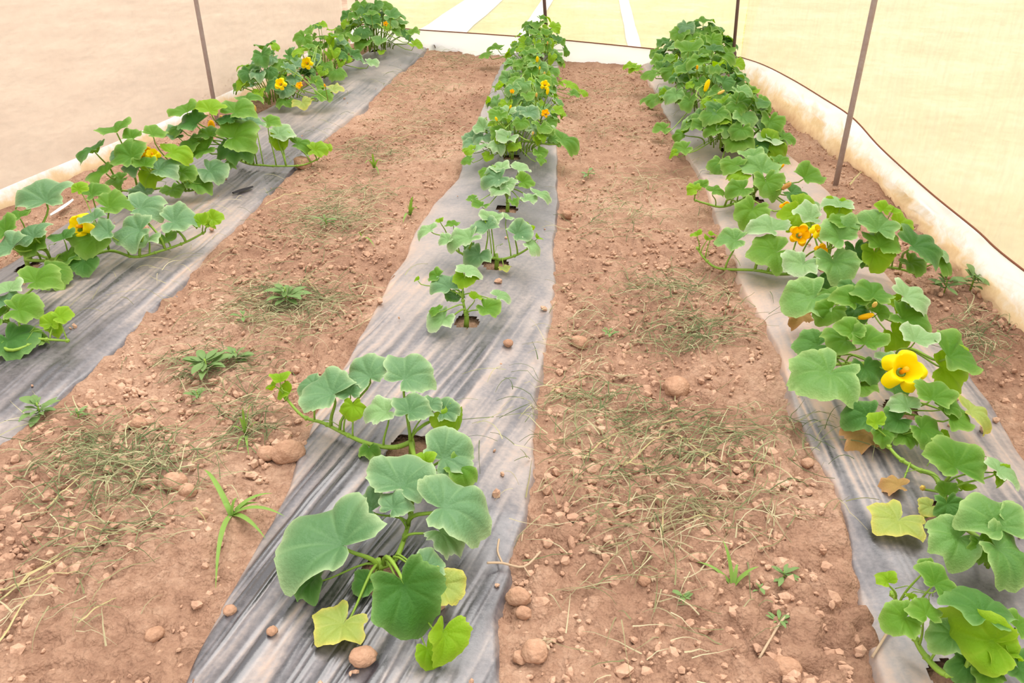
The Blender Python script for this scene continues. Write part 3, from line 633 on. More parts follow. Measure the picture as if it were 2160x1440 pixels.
plant('right', (480, 262), 'squash plant at far end of right row, beside the dark corner pole', T4, scatter=(41, .42, .3, .36, .13, .2, ['g', 'd', 'g', 'd', 'b']),
  flowers=[(490, 262, 34, 'r')], leaves=[(580, 165, 130, 'd', 60, 20, 0, dict(z=.4)), (640, 200, 130, 'g', 0, 20, 0, dict(z=.36)), (710, 250, 90, 'l', 320, 30, 0, dict(z=.25)), (440, 170, 150, 'g', 90, 20, 0, dict(z=.4))])
# --- left row
T1 = (0, 150, 2.25)
plant('left', (-60, 1290), 'squash plant nearest in the left row, cut by picture edge, runner on film', T1,
  vines=[[(20, 1195, .04), (80, 1230, .03), (150, 1270, .03), (240, 1275, .03), (330, 1275, .02)], [(40, 1330, .03), (150, 1300, .03)]],
  leaves=[(190, 985, 220, 'g', 60, 26, 4, dict(z=.16)), (40, 1035, 160, 'p', 120, 20, 0, dict(z=.18)), (110, 1130, 190, 'g', 20, 30, 6, dict(z=.14)), (20, 1100, 160, 'b', 140, 20, 0, dict(z=.15)), (245, 1190, 110, 'l', 100, 40, 0, dict(z=.1)), (300, 1165, 110, 'l', 30, 30, 10, dict(z=.12)), (265, 1225, 80, 'l', 300, 20, 0, dict(z=.06)), (60, 1290, 260, 'd', 330, 5, 10, dict(z=.05)), (-40, 1180, 200, 'g', 180, 20, 0, dict(z=.1)), (170, 1290, 120, 'g', 0, 10, 0, dict(z=.03))], tendrils=3)
plant('left', (130, 930), 'second squash plant of the left row, star-shaped yellow flower among drooping leaves', T1,
  vines=[[(350, 905, .03), (520, 860, .03), (640, 885, .03), (760, 852, .03), (880, 800, .05), (970, 740, .08)], [(170, 870, .05), (240, 895, .05), (330, 890, .05)]],
  leaves=[(215, 600, 270, 'b', 110, 34, -6, dict(z=.3, v=3)), (150, 775, 200, 'b', 130, 36, -6, dict(z=.22)), (160, 830, 150, 'g', 260, 40, 0, dict(z=.16)), (40, 840, 200, 'b', 170, 30, -10, dict(z=.2, v=1)), (20, 760, 150, 'g', 140, 30, 0, dict(z=.24)), (80, 690, 160, 'g', 150, 20, -5, dict(z=.26)), (540, 645, 190, 'g', 30, 18, 5, dict(z=.22)), (450, 580, 150, 'g', 60, 20, 0, dict(z=.26)), (375, 555, 80, 'l', 80, 50, 0, dict(z=.34)), (690, 645, 210, 'b', 40, 28, 8, dict(z=.2, v=0)), (640, 765, 220, 'b', 200, 36, -4, dict(z=.16, v=3)), (850, 715, 200, 'b', 30, 26, 8, dict(z=.15, v=1)), (690, 815, 160, 'p', 250, 20, 0, dict(z=.1)), (500, 770, 130, 'b', 180, 30, 0, dict(z=.2)), (440, 700, 130, 'b', 150, 20, 0, dict(z=.25)), (445, 810, 220, 'g', 250, 28, -4, dict(z=.14)), (790, 800, 130, 'g', 300, 16, 0, dict(z=.07)), (400, 920, 150, 'd', 280, 30, 0, dict(z=.07)), (955, 715, 90, 'l', 100, 40, -10, dict(z=.14)), (1020, 700, 90, 'l', 50, 40, 10, dict(z=.14)), (990, 735, 60, 'l', 0, 20, 0, dict(z=.1)), (300, 790, 130, 'd', 120, 20, 0, dict(z=.18)), (330, 900, 130, 'g', 20, 20, 0, dict(z=.08)), (250, 960, 180, 'g', 340, 18, 6, dict(z=.08))],
  flowers=[(360, 735, 140, 'o', dict(z=.24, tc=62, ts=-35)), (345, 885, 50, 'w', dict(z=.08, ts=50))])
plant('left', (640, 600), 'third squash plant of the left row, tall stalks lifting leaves above yellow flower', T1,
  vines=[[(800, 560, .03), (900, 575, .03), (970, 550, .05)], [(560, 560, .05)]],
  leaves=[(430, 380, 170, 'd', 170, 16, -14, dict(z=.34, v=2)), (550, 285, 180, 'g', 120, 18, -6, dict(z=.42)), (630, 315, 100, 'g', 70, 25, 0, dict(z=.4)), (740, 300, 130, 'g', 50, 20, 8, dict(z=.4)), (485, 490, 170, 'g', 190, 18, -14, dict(z=.24)), (615, 395, 190, 'g', 120, 40, -4, dict(z=.34)), (575, 400, 110, 'b', 150, 40, -6, dict(z=.32)), (640, 450, 130, 'b', 200, 34, -4, dict(z=.26)), (775, 460, 180, 'b', 40, 28, 4, dict(z=.26)), (835, 385, 150, 'l', 30, 30, 8, dict(z=.32, k='n')), (875, 485, 130, 'g', 0, 24, 8, dict(z=.2)), (680, 580, 130, 'b', 260, 26, 0, dict(z=.1)), (720, 490, 130, 'l', 280, 40, 0, dict(z=.2, k='n')), (1010, 480, 170, 'b', 340, 24, 6, dict(z=.14)), (940, 540, 150, 'g', 330, 20, 4, dict(z=.09)), (690, 440, 120, 'g', 100, 30, 0, dict(z=.3)), (820, 570, 110, 'g', 300, 20, 0, dict(z=.07)), (560, 520, 120, 'g', 210, 20, 0, dict(z=.15))],
  flowers=[(690, 400, 120, 'q', dict(z=.34, tc=60, ts=20)), (860, 440, 50, 'r', dict(z=.25)), (720, 385, 80, 'o', dict(z=.36, tc=20))])
plant('left', (1080, 420), 'fourth squash plant of the left row, runner with lime tip crossing the film', T1,
  vines=[[(1170, 440, .03), (1250, 445, .02), (1310, 442, .02), (1430, 420, .03), (1510, 385, .05)]],
  leaves=[(880, 190, 150, 'g', 130, 30, -6, dict(z=.42)), (915, 250, 170, 'd', 150, 36, -6, dict(z=.36)), (1000, 180, 150, 'l', 90, 30, 0, dict(z=.44, k='n')), (1130, 185, 180, 'g', 60, 36, 0, dict(z=.42)), (1080, 230, 120, 'd', 100, 30, 0, dict(z=.38)), (1130, 305, 220, 'g', 40, 40, 2, dict(z=.3)), (1115, 380, 170, 'd', 280, 34, 0, dict(z=.2)), (960, 380, 170, 'g', 200, 34, -4, dict(z=.22)), (845, 275, 120, 'g', 180, 26, -8, dict(z=.32)), (905, 345, 140, 'g', 190, 30, -6, dict(z=.26)), (990, 300, 130, 'g', 120, 30, 0, dict(z=.3)), (830, 310, 110, 'b', 190, 20, 0, dict(z=.28)), (1200, 250, 120, 'b', 30, 24, 6, dict(z=.32)), (1285, 250, 110, 'g', 0, 22, 8, dict(z=.28)), (1340, 305, 150, 'p', 20, 22, 6, dict(z=.18)), (1330, 325, 110, 'l', 280, 45, 0, dict(z=.15, k='n')), (1425, 345, 110, 'g', 20, 30, 6, dict(z=.12)), (1505, 375, 110, 'l', 20, 34, 4, dict(z=.09)), (1550, 365, 60, 'l', 0, 30, 0, dict(z=.09)), (1180, 130, 130, 'g', 70, 20, 0, dict(z=.4)), (1060, 460, 110, 'g', 280, 20, 0, dict(z=.08))],
  flowers=[(1002, 270, 90, 'r', dict(z=.32, tc=20)), (1205, 180, 60, 'b', dict(z=.38)), (1060, 230, 60, 'w', dict(z=.36))])
T2 = (400, 0, 3.0)
plant('left', (560, 640), 'squash plant third from far end of left row, open yellow flower facing path', T2, scatter=(46, .34, .42, .42, .12, .19, ['g', 'g', 'd', 'b', 'l']),
  flowers=[(568, 525, 84, 'o', dict(tc=60, z=.36)), (690, 535, 66, 'q', dict(z=.32)), (855, 540, 30, 'r')], leaves=[(720, 660, 150, 'y', 300, 20, 0), (840, 610, 150, 'g', 0, 18, 0), (920, 570, 130, 'y', 10, 15, 0)])
plant('left', (850, 480), 'squash plant second from far end of left row, yellow flower at top left', T2, scatter=(46, .32, .5, .42, .12, .19, ['g', 'g', 'd', 'l', 'l', 'b']),
  flowers=[(735, 393, 84, 'o', dict(tc=60, z=.4))], leaves=[(700, 325, 130, 'l', 150, 25, 0, dict(z=.45)), (760, 300, 90, 'g', 60, 15, 0, dict(z=.48)), (1150, 400, 110, 'p', 0, 15, 0)])
plant('left', (1170, 330), 'squash plant at far end of left row, dark clump with small orange flower', T2, scatter=(57, .38, .5, .46, .13, .2, ['g', 'd', 'm', 'd', 'g', 'l']),
  flowers=[(1240, 148, 44, 'q', dict(z=.46, tc=60))], leaves=[(1290, 110, 160, 'd', 20, 15, 0, dict(z=.5)), (1150, 85, 110, 'g', 90, 25, 0, dict(z=.52)), (1410, 220, 110, 'g', 0, 20, 0, dict(z=.3)), (1430, 290, 100, 'l', 340, 18, 0, dict(z=.15))])

for nm, a, b, hh in BEDS:
    build_film(nm, a, b, hh, {'left': math.radians(7), 'middle': math.radians(20), 'right': math.radians(3)}[nm], {'left': .0065, 'middle': .0065, 'right': .0018}[nm],
      {'left': 'grey dusty plastic mulch film under the left row, wrinkled along its inner edge', 'middle': 'grey plastic mulch film under the middle row, diagonal creases in front', 'right': 'grey plastic mulch film under the right row beside the stained skirt'}[nm], ROOTS[nm])

# ------------------------------------------------------------------ walls, skirts, poles
def strip(name, pts_lo, pts_hi, mat, n=1, nz=6, wob=0.0, **kw):
    lo = smooth_path(pts_lo, 8); hi = smooth_path(pts_hi, 8); V = []; low = []; W = len(lo)
    for k in range(nz+1):
        t = k/nz
        for i in range(W):
            p = lo[i].lerp(hi[i], t); w = wob*float(fbm(np.array(i*.35), np.array(k*.8), 90, 3)) if 0 < k < nz else 0
            V.append((p.x+w, p.y+w*.4, p.z)); low.append(1-t)
    Fs = [(k*W+i, k*W+i+1, (k+1)*W+i+1, (k+1)*W+i) for k in range(nz) for i in range(W-1)]
    me = mesh_np(name, V, Fs); add_attr(me, 'low', low); return obj(name, me, mat, **kw), lo, hi
# right side
rt = [(1562, 120), (1610, 136), (1670, 166), (1735, 205), (1800, 248), (1860, 312), (1960, 402), (2060, 483), (2160, 568)]
rhi = []
for p in rt:
    x = 2.1
    for _ in range(6): q = onx(*p, x); x = float(xr(q.y))
    rhi.append(onx(*p, x))
rhi += [Vector((2.09, 1.6, .24)), Vector((2.08, .3, .25))]
ll = [Vector((float(np.interp(h.y, rys, rxs)), h.y, -0.03)) for h in rhi]
def cord(parent, pts, name='seam_cord', r=.0045, mat=M_CORD):
    bm = bmesh.new(); tube(bm, pts, r, 6); return obj(name, bm, mat, parent)
sk, lo, hi = strip('plastic_skirt', ll, rhi, M_SKR, nz=10, wob=.05, label='white plastic skirt along the foot of the right net, stained with soil', cat='plastic sheet'); cord(sk, [p+Vector((-.006, 0, 0)) for p in hi])
strip('wall_right', rhi, [Vector((p.x+.02, p.y, 2.3)) for p in rhi], M_NETR, nz=14, wob=.02, kind='structure')
# left side
lpts = [Vector((a, b, 0)) for a, b in LW]
sl, lo, hi = strip('plastic_skirt', [p-Vector((0, 0, .03)) for p in lpts], [p+Vector((-.03, 0, .10)) for p in lpts], M_SKL, nz=6, wob=.03, label='low cream plastic skirt behind the left row of plants', cat='plastic sheet')
strip('wall_left', [p+Vector((-.03, 0, .10)) for p in lpts], [p+Vector((-.05, 0, 2.3)) for p in lpts], M_NETL, nz=14, wob=.02, kind='structure')
# back
bt = [(735, 48), (850, 60), (1000, 70), (1140, 80), (1280, 93), (1420, 107), (1562, 121)]
bhi = []
for p in bt:
    y = 8.8
    for _ in range(8): q = ony(*p, y); y = backy(q.x)
    bhi.append(ony(*p, y))
blo = [Vector((p.x, p.y-.05, -.03)) for p in bhi]
sb, lo, hi = strip('plastic_skirt', blo, bhi, M_SKB, nz=5, wob=.03, label='bright white plastic skirt across the far end under the back net', cat='plastic sheet'); cord(sb, [p+Vector((0, -.01, 0)) for p in hi], r=.006)
for (a, b) in (((915, 104), (1040, 97)), ((1185, 106), (1372, 126))):
    q = [G(a[0]+(b[0]-a[0])*t/8, a[1]+(b[1]-a[1])*t/8)+Vector((0, .02*math.sin(t*2.1), .02+.012*math.sin(t*1.7))) for t in range(9)]
    bm = bmesh.new(); tube(bm, smooth_path(q, 3), .035, 8); obj('rolled_hem', bm, M_HEM, sb)
strip('wall_back', bhi, [Vector((p.x, p.y, 2.3)) for p in bhi], M_NETB, nz=12, wob=.02, kind='structure')

def pole(b, tpx, r, mat, label, collar=False):
    base_ = Vector(b); top = ony(*tpx, base_.y); d = (top-base_)/(top.z-base_.z); tip = base_+d*(2.35-base_.z)
    root = empty('support_pole', base_, label, 'pole', 'poles holding up the net')
    bm = bmesh.new(); pts = [d*(-.15), d*.6, d*1.2, tip-base_]; tube(bm, pts, r, 10); obj('pole_tube', bm, mat, root)
    if collar:
        bm = bmesh.new(); tube(bm, [d*.13, d*.15, d*.2, d*.22], [r*1.2, r*1.9, r*1.9, r*1.2], 10); obj('pole_joint', bm, mat, root)
    bm = bmesh.new(); tube(bm, [tip-base_-d*.03, tip-base_+d*.02], [r*1.25, r*1.25], 10); obj('end_cap', bm, mat, root)
pole(G(1762, 392), (1845, 0), .016, M_POLE, 'tall rusty steel pole rising from the soil strip by the right skirt')
pole(Vector((-2.17, 5.95, 0)), (413, 0), .0155, M_POLE, 'grey steel pole behind the left row, near the left net')
pole(G(1543, 158), (1557, 0), .015, M_POLED, 'dark steel pole in the far right corner of the net', True)
p0 = G(1148, 84); pole(Vector((p0.x, backy(p0.x)-.1, 0)), (1148, 0), .017, M_POLED, 'dark steel pole at the middle of the back net')
pole(Vector((-1.66, 9.25, 0)), (752, 0), .015, M_POLED, 'dark steel pole in the far left corner behind the leaves')

# ------------------------------------------------------------------ land outside the net
def sheet(name, pts, mat, nx=1, **kw):
    me = mesh_np(name, pts, [tuple(range(len(pts)))], False); return obj(name, me, mat, **kw)
N = NT('field_grass'); w = N.world()
gcol = N.ramp(N.math('ADD', N.math('MULTIPLY', N.noise(0.9, 5, .6, w), .6), N.math('MULTIPLY', N.noise(9, 5, .7, w), .4)), [(0.36, srgb(140, 138, 78)), (0.5, srgb(168, 158, 102)), (0.64, srgb(196, 182, 140))])
M_GRASSF = N.done(N.bsdf(gcol, 0.9, 0.1))
N = NT('field_dry_grass'); w = N.world()
gcol = N.ramp(N.math('ADD', N.math('MULTIPLY', N.noise(0.9, 5, .6, w), .6), N.math('MULTIPLY', N.noise(9, 5, .7, w), .4)), [(0.36, srgb(150, 136, 92)), (0.5, srgb(178, 160, 118)), (0.64, srgb(196, 178, 146))])
M_DRYF = N.done(N.bsdf(gcol, 0.9, 0.1))
sheet('outside_soil', [(-60, -20, -.06), (-1.7, -20, -.06), (-1.7, 9.4, -.06), (-5.5, 60, -.06), (-60, 60, -.06)], M_OUTSOIL, kind='structure')
sheet('outside_grass', [(2.2, 8.0, -.065), (24, 80, -.065), (-12, 80, -.065), (-1.7, 9.4, -.065)], M_GRASSF, kind='structure')
sheet('outside_dry_grass', [(-1.7, -20, -.07), (60, -20, -.07), (60, 80, -.07), (24, 80, -.07), (2.2, 8.0, -.07), (-1.7, 9.4, -.07)], M_DRYF, kind='structure')
for (x0, y0, x1, y1, wd, lb) in ((935, 55, 1010, 0, .62, 'broad white strip on the grass outside the back net, leftmost'), (1105, 66, 1150, 0, .17, 'narrow white strip on the grass behind the middle back pole'), (1338, 84, 1318, 0, .15, 'narrow white strip on the grass outside, right of the middle back pole')):
    a = G(x0, y0); b = G(x1, y1); d = (b-a).normalized(); a = a-d*.4; b = a+d*26; s = Vector((d.y, -d.x, 0)).normalized()*wd*.5
    V = []
    n = 30
    for i in range(n+1):
        q = a.lerp(b, i/n); k = 1+.25*float(vn(np.array(i*.9), np.array(wd*9), 3))
        V += [q-s*k+Vector((0, 0, -.05)), q+Vector((0, 0, -.03)), q+s*k+Vector((0, 0, -.05))]
    me = mesh_np('white_strip', V, [(3*i+j, 3*i+j+1, 3*i+j+4, 3*i+j+3) for i in range(n) for j in (0, 1)]); obj('ground_cover_strip', me, M_WHITE, label=lb, cat='ground cover')

# ------------------------------------------------------------------ clods, stones
def lump(bm, c, r, sub=1, sq=.75):
    M = Matrix.Translation(c) @ Matrix.Rotation(random.uniform(0, 6.3), 4, Vector((random.random(), random.random(), random.random()+.1)).normalized()) @ Matrix.Diagonal((random.uniform(.8, 1.25), random.uniform(.75, 1.1), random.uniform(.6, .95), 1))
    res = bmesh.ops.create_icosphere(bm, subdivisions=sub, radius=r, matrix=M)
    for v in res['verts']: v.co += Vector((random.uniform(-1, 1), random.uniform(-1, 1), random.uniform(-1, 1)))*r*.16
def lump_np(n):
    # crumbs: one shared stuff mesh
    bm = bmesh.new(); bmesh.ops.create_icosphere(bm, subdivisions=1, radius=1)
    bv = np.array([v.co[:] for v in bm.verts]); bm.verts.index_update(); bf = np.array([[v.index for v in f.verts] for f in bm.faces]); bm.free()
    Vs, Fs = [], []; off = 0; cnt = 0
    while cnt < n:
        y = 1.0+7.8*random.random()**1.9; x = random.uniform(-2.6, 2.3)
        if y > backy(x)-.3: continue
        if infilm(x, y, -.02) and random.random() > .012: continue
        dens = float(fbm(np.array(x*2.2), np.array(y*2.2), 100, 3)); 
        if random.random() > .72+1.2*dens: continue
        r = random.choice([.003, .004, .004, .005, .005, .006, .007, .009, .012])*random.uniform(.8, 1.3)*(.75 if y > 4 else (1.35 if y < 2.6 else 1.05))
        A = np.array(Matrix.Rotation(random.uniform(0, 6.3), 3, Vector((random.uniform(-1, 1), random.uniform(-1, 1), random.uniform(.1, 1))).normalized()))
        v = bv*np.array([random.uniform(.8, 1.4), random.uniform(.7, 1.1), random.uniform(.6, .95)])*(1+RS.uniform(-.25, .25, (len(bv), 1)))
        v = (v*r)@A.T+np.array([x, y, ground(x, y)+r*.25])
        Vs.append(v); Fs.append(bf+off); off += len(bv); cnt += 1
    return np.concatenate(Vs), [tuple(int(k) for k in f) for f in np.concatenate(Fs)]
Vc, Fc = lump_np(19000)
me = mesh_np('soil_crumbs', Vc, Fc, False)
obj('soil_crumbs', me, M_CLOD, label='crumbs of dry brown soil strewn over the paths and film edges', cat='soil', kind='stuff')
STONES = [(1423, 830, 56, 'rounded tan stone standing alone on the right soil path'), (565, 966, 44, 'rounded clod beside the left edge of the middle film, near the runner'), (610, 965, 60, 'wide flat clod touching the middle film edge under the runner'),
 (369, 1022, 42, 'oval clod on the left path, left one of a touching pair'), (398, 1042, 40, 'upright clod on the left path, right one of a touching pair'), (292, 905, 34, 'small dark clod on the left path below the green weeds'), (1126, 1385, 52, 'rounded clod by the near right edge of the middle film'), (1098, 1390, 34, 'narrow leaning clod at the near right edge of the middle film'),
 (1095, 1268, 50, 'flattish clod on the soil mound beside the middle film'), (1105, 1298, 34, 'smaller clod just below the flattish one by the middle film'), (640, 358, 34, 'block-shaped brown clod leaning on the edge of the left film'), (1072, 748, 20, 'lone small clod lying on the middle film'), (580, 1362, 22, 'lone small clod on the creased near part of the middle film'),
 (770, 1425, 50, 'clod on the creased film at the bottom of the picture'), (328, 1345, 40, 'pale rounded clod on the left path near the bottom'), (1222, 722, 34, 'rounded clod on the right path close to the middle film'), (1660, 1410, 50, 'large clod near the bottom at the right film edge'), (1700, 985, 24, 'pale pebble at the torn edge of the right film'), (1360, 1225, 26, 'pale pebble on the right path among grey scraps'), (235, 1010, 22, 'small grey pebble among the clippings on the left path'),
 (488, 1308, 26, 'small clod at the left near edge of the middle film'), (1195, 460, 24, 'pale clod at the right edge of the middle film, further back')]
for px, py, sz, lb in STONES:
    g = G(px, py); r = sz*zc(g)/F/2; bm = bmesh.new(); z = ground(g.x, g.y)
    res = bmesh.ops.create_icosphere(bm, subdivisions=3, radius=r); sd = random.randrange(50)
    sx, sy, sz_ = random.uniform(.95, 1.15), random.uniform(.8, 1), random.uniform(.72, .88)
    for v in res['verts']:
        n = v.co.normalized(); k = 1+.45*float(fbm(np.array(n.x*1.3+n.z), np.array(n.y*1.3-n.z), sd, 4)); v.co = Vector((v.co.x*k*sx, v.co.y*k*sy, v.co.z*k*sz_))
    for f in bm.faces: f.smooth = True
    o = obj('stone' if 'stone' in lb or 'pebble' in lb else 'soil_clod', bm, M_STONE, label=lb, cat='stone' if ('stone' in lb or 'pebble' in lb) else 'clod'); o.location = (g.x, g.y, z+r*.45)

# ------------------------------------------------------------------ cut grass, straw
def blade(bm, p, ang, ln, w, z0=.004, arch=.01, curve=.0, seg=5):
    lay = bm.verts.layers.float.get('var') or bm.verts.layers.float.new('var'); var = random.random()
    prev = None; q = Vector(p); a = ang
    for i in range(seg+1):
        t = i/seg; s = Vector((-math.sin(a), math.cos(a), 0))*w*(1-.75*t)*.5
        z = ground(q.x, q.y)+z0+arch*math.sin(math.pi*t)
        va = bm.verts.new((q.x-s.x, q.y-s.y, z)); vb = bm.verts.new((q.x+s.x, q.y+s.y, z)); vm = bm.verts.new((q.x, q.y, z+w*.35))
        for u in (va, vb, vm): u[lay] = var
        if prev:
            for (u0, u1, v1, v0) in ((prev[0], prev[1], vm, va), (prev[1], prev[2], vb, vm)):
                bm.faces.new((u0, u1, v1, v0))
        prev = (va, vm, vb); q = q+Vector((math.cos(a), math.sin(a), 0))*ln/seg; a += curve/seg
def pile(cx, cy, rx, ry, n, label, mat=M_GRASSCUT, l0=.04, l1=.17, adir=None, spread=1.2, w=.0037):
    bm = bmesh.new()
    for i in range(int(n*2.7)):
        px = random.gauss(cx, rx*.5); py = random.gauss(cy, ry*.5); p = G(px, py)
        a = random.gauss(.35, .75)+random.choice((0, math.pi)) if adir is None else math.radians(adir)+random.gauss(0, spread)*.5+random.choice((0, math.pi))
        blade(bm, p, a, random.uniform(l0, l1), w*random.uniform(.6, 1.4), .008+random.random()*.018, random.uniform(0, .025), random.gauss(0, .45))
    obj('grass_clippings', bm, mat, label=label, cat='cut grass', kind='stuff')
PILES = [(1440, 940, 330, 95, 150, 'widest heap of cut grass, across the right path below the tan stone', M_GRASSCUT), (1250, 850, 160, 60, 50, 'cut grass strewn left of the tan stone on the right path', M_GRASSCUT), (1460, 705, 120, 50, 90, 'tangled cut grass on the right path beside the right film edge', M_GRASSCUT), (1430, 615, 140, 40, 70, 'cut grass across the right path level with the third middle plant', M_GRASSCUT),
 (1300, 460, 120, 60, 50, 'sparse cut grass on the right path further back', M_GRASSCUT), (1340, 385, 150, 40, 45, 'thin cut grass on the right path at mid distance', M_STRAWCUT), (1300, 280, 120, 40, 40, 'pale cut grass on the right path far back', M_STRAWCUT), (1280, 190, 110, 40, 40, 'faint cut grass near the far end of the right path', M_GRASSCUT),
 (610, 640, 150, 60, 130, 'heap of cut grass around the dark weed on the left path', M_GRASSCUT), (690, 480, 110, 50, 110, 'greenish cut grass on the left path at mid distance', M_GRASSCUT), (740, 420, 120, 40, 60, 'cut grass on the left path just behind the green heap', M_GRASSCUT), (800, 325, 130, 40, 80, 'cut grass on the left path level with the fourth left plant', M_GRASSCUT), (870, 260, 120, 40, 50, 'cut grass strewn on the far part of the left path', M_STRAWCUT), (900, 190, 120, 40, 60, 'cut grass near the far end of the left path', M_GRASSCUT), (960, 130, 80, 25, 40, 'cut grass in front of the back skirt', M_GRASSCUT),
 (250, 980, 190, 80, 150, 'biggest tangle of cut grass on the near left path', M_GRASSCUT), (200, 1110, 200, 80, 45, 'cut grass strewn below the tangle on the near left path', M_GRASSCUT), (120, 1270, 190, 90, 14, 'long pale clippings in the bottom left corner', M_STRAWCUT), (460, 790, 130, 60, 60, 'clippings under the green weeds on the left path', M_GRASSCUT), (520, 900, 60, 60, 40, 'upright looking clippings beside the paired clods', M_GRASSCUT), (560, 700, 200, 40, 40, 'scattered straw below the dark weed heap on the left path', M_STRAWCUT),
 (1480, 1080, 240, 60, 60, 'scattered dry clippings low on the right path', M_STRAWCUT), (1240, 700, 90, 100, 40, 'clippings along the right edge of the middle film', M_STRAWCUT), (2060, 720, 60, 60, 50, 'clippings on the soil strip by the right skirt', M_GRASSCUT), (1350, 1120, 250, 260, 70, 'loose straw bits over the near right path', M_STRAWCUT), (420, 520, 260, 160, 40, 'loose straw bits along the left film edge', M_STRAWCUT)]
for c in PILES: pile(*c)
STALKS = [(0, 1285, 170, 1165), (0, 1262, 185, 1215), (0, 1380, 130, 1225), (270, 985, 305, 1040), (150, 1120, 260, 1135), (400, 990, 480, 965), (410, 1075, 440, 1115), (170, 1330, 265, 1275), (20, 1270, 170, 1150), (100, 1090, 215, 1010), (1315, 990, 1450, 895), (1395, 898, 1452, 900), (1415, 940, 1490, 938), (1490, 920, 1590, 1010), (1300, 985, 1400, 1005), (1470, 995, 1520, 955), (1160, 835, 1240, 800), (1230, 980, 1330, 900), (1540, 990, 1640, 1005), (1440, 1110, 1540, 1105),
          (690, 1000, 700, 1000), (560, 440, 660, 405), (1395, 1140, 1400, 1060), (1420, 925, 1550, 1005), (820, 300, 900, 290), (590, 600, 560, 690), (640, 590, 680, 640), (520, 640, 660, 600)]
for i, (x0, y0, x1, y1) in enumerate(STALKS):
    a = G(x0, y0); b = G(x1, y1); d = b-a
    if d.length < .03: continue
    bm = bmesh.new(); blade(bm, a, math.atan2(d.y, d.x), d.length, .0065, .012, .012, random.uniform(-.15, .15), 10)
    lb = 'long pale dry grass stalk lying on the left path' if x0 < 800 else 'long pale dry grass stalk lying in the clippings on the right path'
    obj('grass_stalk', bm, M_STRAW, label=lb, cat='grass stalk', group='dry grass stalks on the '+('left' if x0 < 800 else 'right')+' path')
# straw on soil strip at the right pole
for (x0, y0, x1, y1, lb) in ((1790, 400, 1830, 380, 'short pale straw on the dark soil right of the tall pole'), (1850, 385, 1885, 410, 'curved pale straw against the stained skirt')):
    a = G(x0, y0); b = G(x1, y1); d = b-a; bm = bmesh.new(); blade(bm, a, math.atan2(d.y, d.x), d.length, .012, .03, .03, .4, 8); obj('grass_stalk', bm, M_STRAW, label=lb, cat='grass stalk')
# dry twig by the middle film
tw = bmesh.new()
def tw_path(pxs, r):
    pts = [G(*p) for p in pxs]
    for p in pts: p.z = ground(p.x, p.y)+.018
    return smooth_path(pts, 4), r
for pxs, r in (([(1028, 1217), (1060, 1212), (1105, 1205), (1140, 1175)], .0035), ([(1060, 1212), (1050, 1190), (1053, 1165)], .003), ([(1105, 1205), (1118, 1225)], .0022), ([(1100, 1160), (1103, 1140)], .002)):
    p, r = tw_path(pxs, r); tube(tw, p, r, 5)
obj('dry_twig', tw, M_TWIG, label='forked dry twig lying across the right edge of the middle film', cat='twig')
for pxs, lb in (([(1600, 1395), (1640, 1330), (1660, 1310)], 'thin pale twig on the soil at the near corner of the right film'), ([(1835, 1400), (1880, 1335)], 'thin pale twig lying on the near corner of the right film')):
    bm = bmesh.new(); p, r = tw_path(pxs, .003); tube(bm, p, .0035, 5); obj('dry_twig', bm, M_TWIG, label=lb, cat='twig')
# slit in the left film, white stick, scraps
def flat_strip(name, a, b, w, mat, z, label, cat, thick=.004):
    A = G(*a); B = G(*b); A.z = ground(A.x, A.y)+z; B.z = ground(B.x, B.y)+z; d = (B-A).normalized(); s = Vector((-d.y, d.x, 0)).normalized()*w*.5
    bm = bmesh.new(); n = 6; rows = []
    for i in range(n+1):
        q = A.lerp(B, i/n); k = math.sin(math.pi*(.12+.76*i/n)); rows.append([bm.verts.new(q-s*k), bm.verts.new(q+Vector((0, 0, thick))), bm.verts.new(q+s*k), bm.verts.new(q-Vector((0, 0, thick)))])
    for r0, r1 in zip(rows, rows[1:]):
        for j in range(4): bm.faces.new((r0[j], r0[(j+1) % 4], r1[(j+1) % 4], r1[j]))
    bm.faces.new(rows[0]); bm.faces.new(rows[-1][::-1]); return obj(name, bm, mat, label=label, cat=cat)
flat_strip('film_slit', (495, 428), (536, 412), .045, M_DARK, .012, 'dark strip standing for the shaded slit in the left film', 'film slit', .006)  # strip laid on the film, coloured dark for the shade inside a slit
flat_strip('white_stick', (108, 462), (158, 435), .03, M_WHITE, .03, 'white stick lying on soil between leaves of the left row', 'stick', .008)
for px, py, lb in ((438, 1380, 'white feathery scrap on the creased middle film'), (335, 1112, 'pale grey dry scrap on the near left path'), (1372, 1218, 'grey dry scrap on the right path beside a pale pebble'), (1148, 1372, 'grey green scrap beside the rounded clod'), (1255, 1175, 'curled grey scrap on the right path'), (1285, 838, 'dark grey curl of scrap among the clippings'), (1310, 795, 'purplish grey curl of dry leaf on the right path')):
    g = G(px, py); bm = bmesh.new(); z = ground(g.x, g.y)
    for k in range(5):
        a = random.uniform(0, 6.3); pts = [Vector((math.cos(a)*t*.02, math.sin(a)*t*.02, .006+.012*math.sin(t*2.2))) for t in (0, .4, .8, 1.1)]; tube(bm, pts, [.004, .005, .004, .001], 5)
    o = obj('dry_scrap', bm, M_WHITE if 'white' in lb else M_TWIG, label=lb, cat='scrap'); o.location = (g.x, g.y, z)

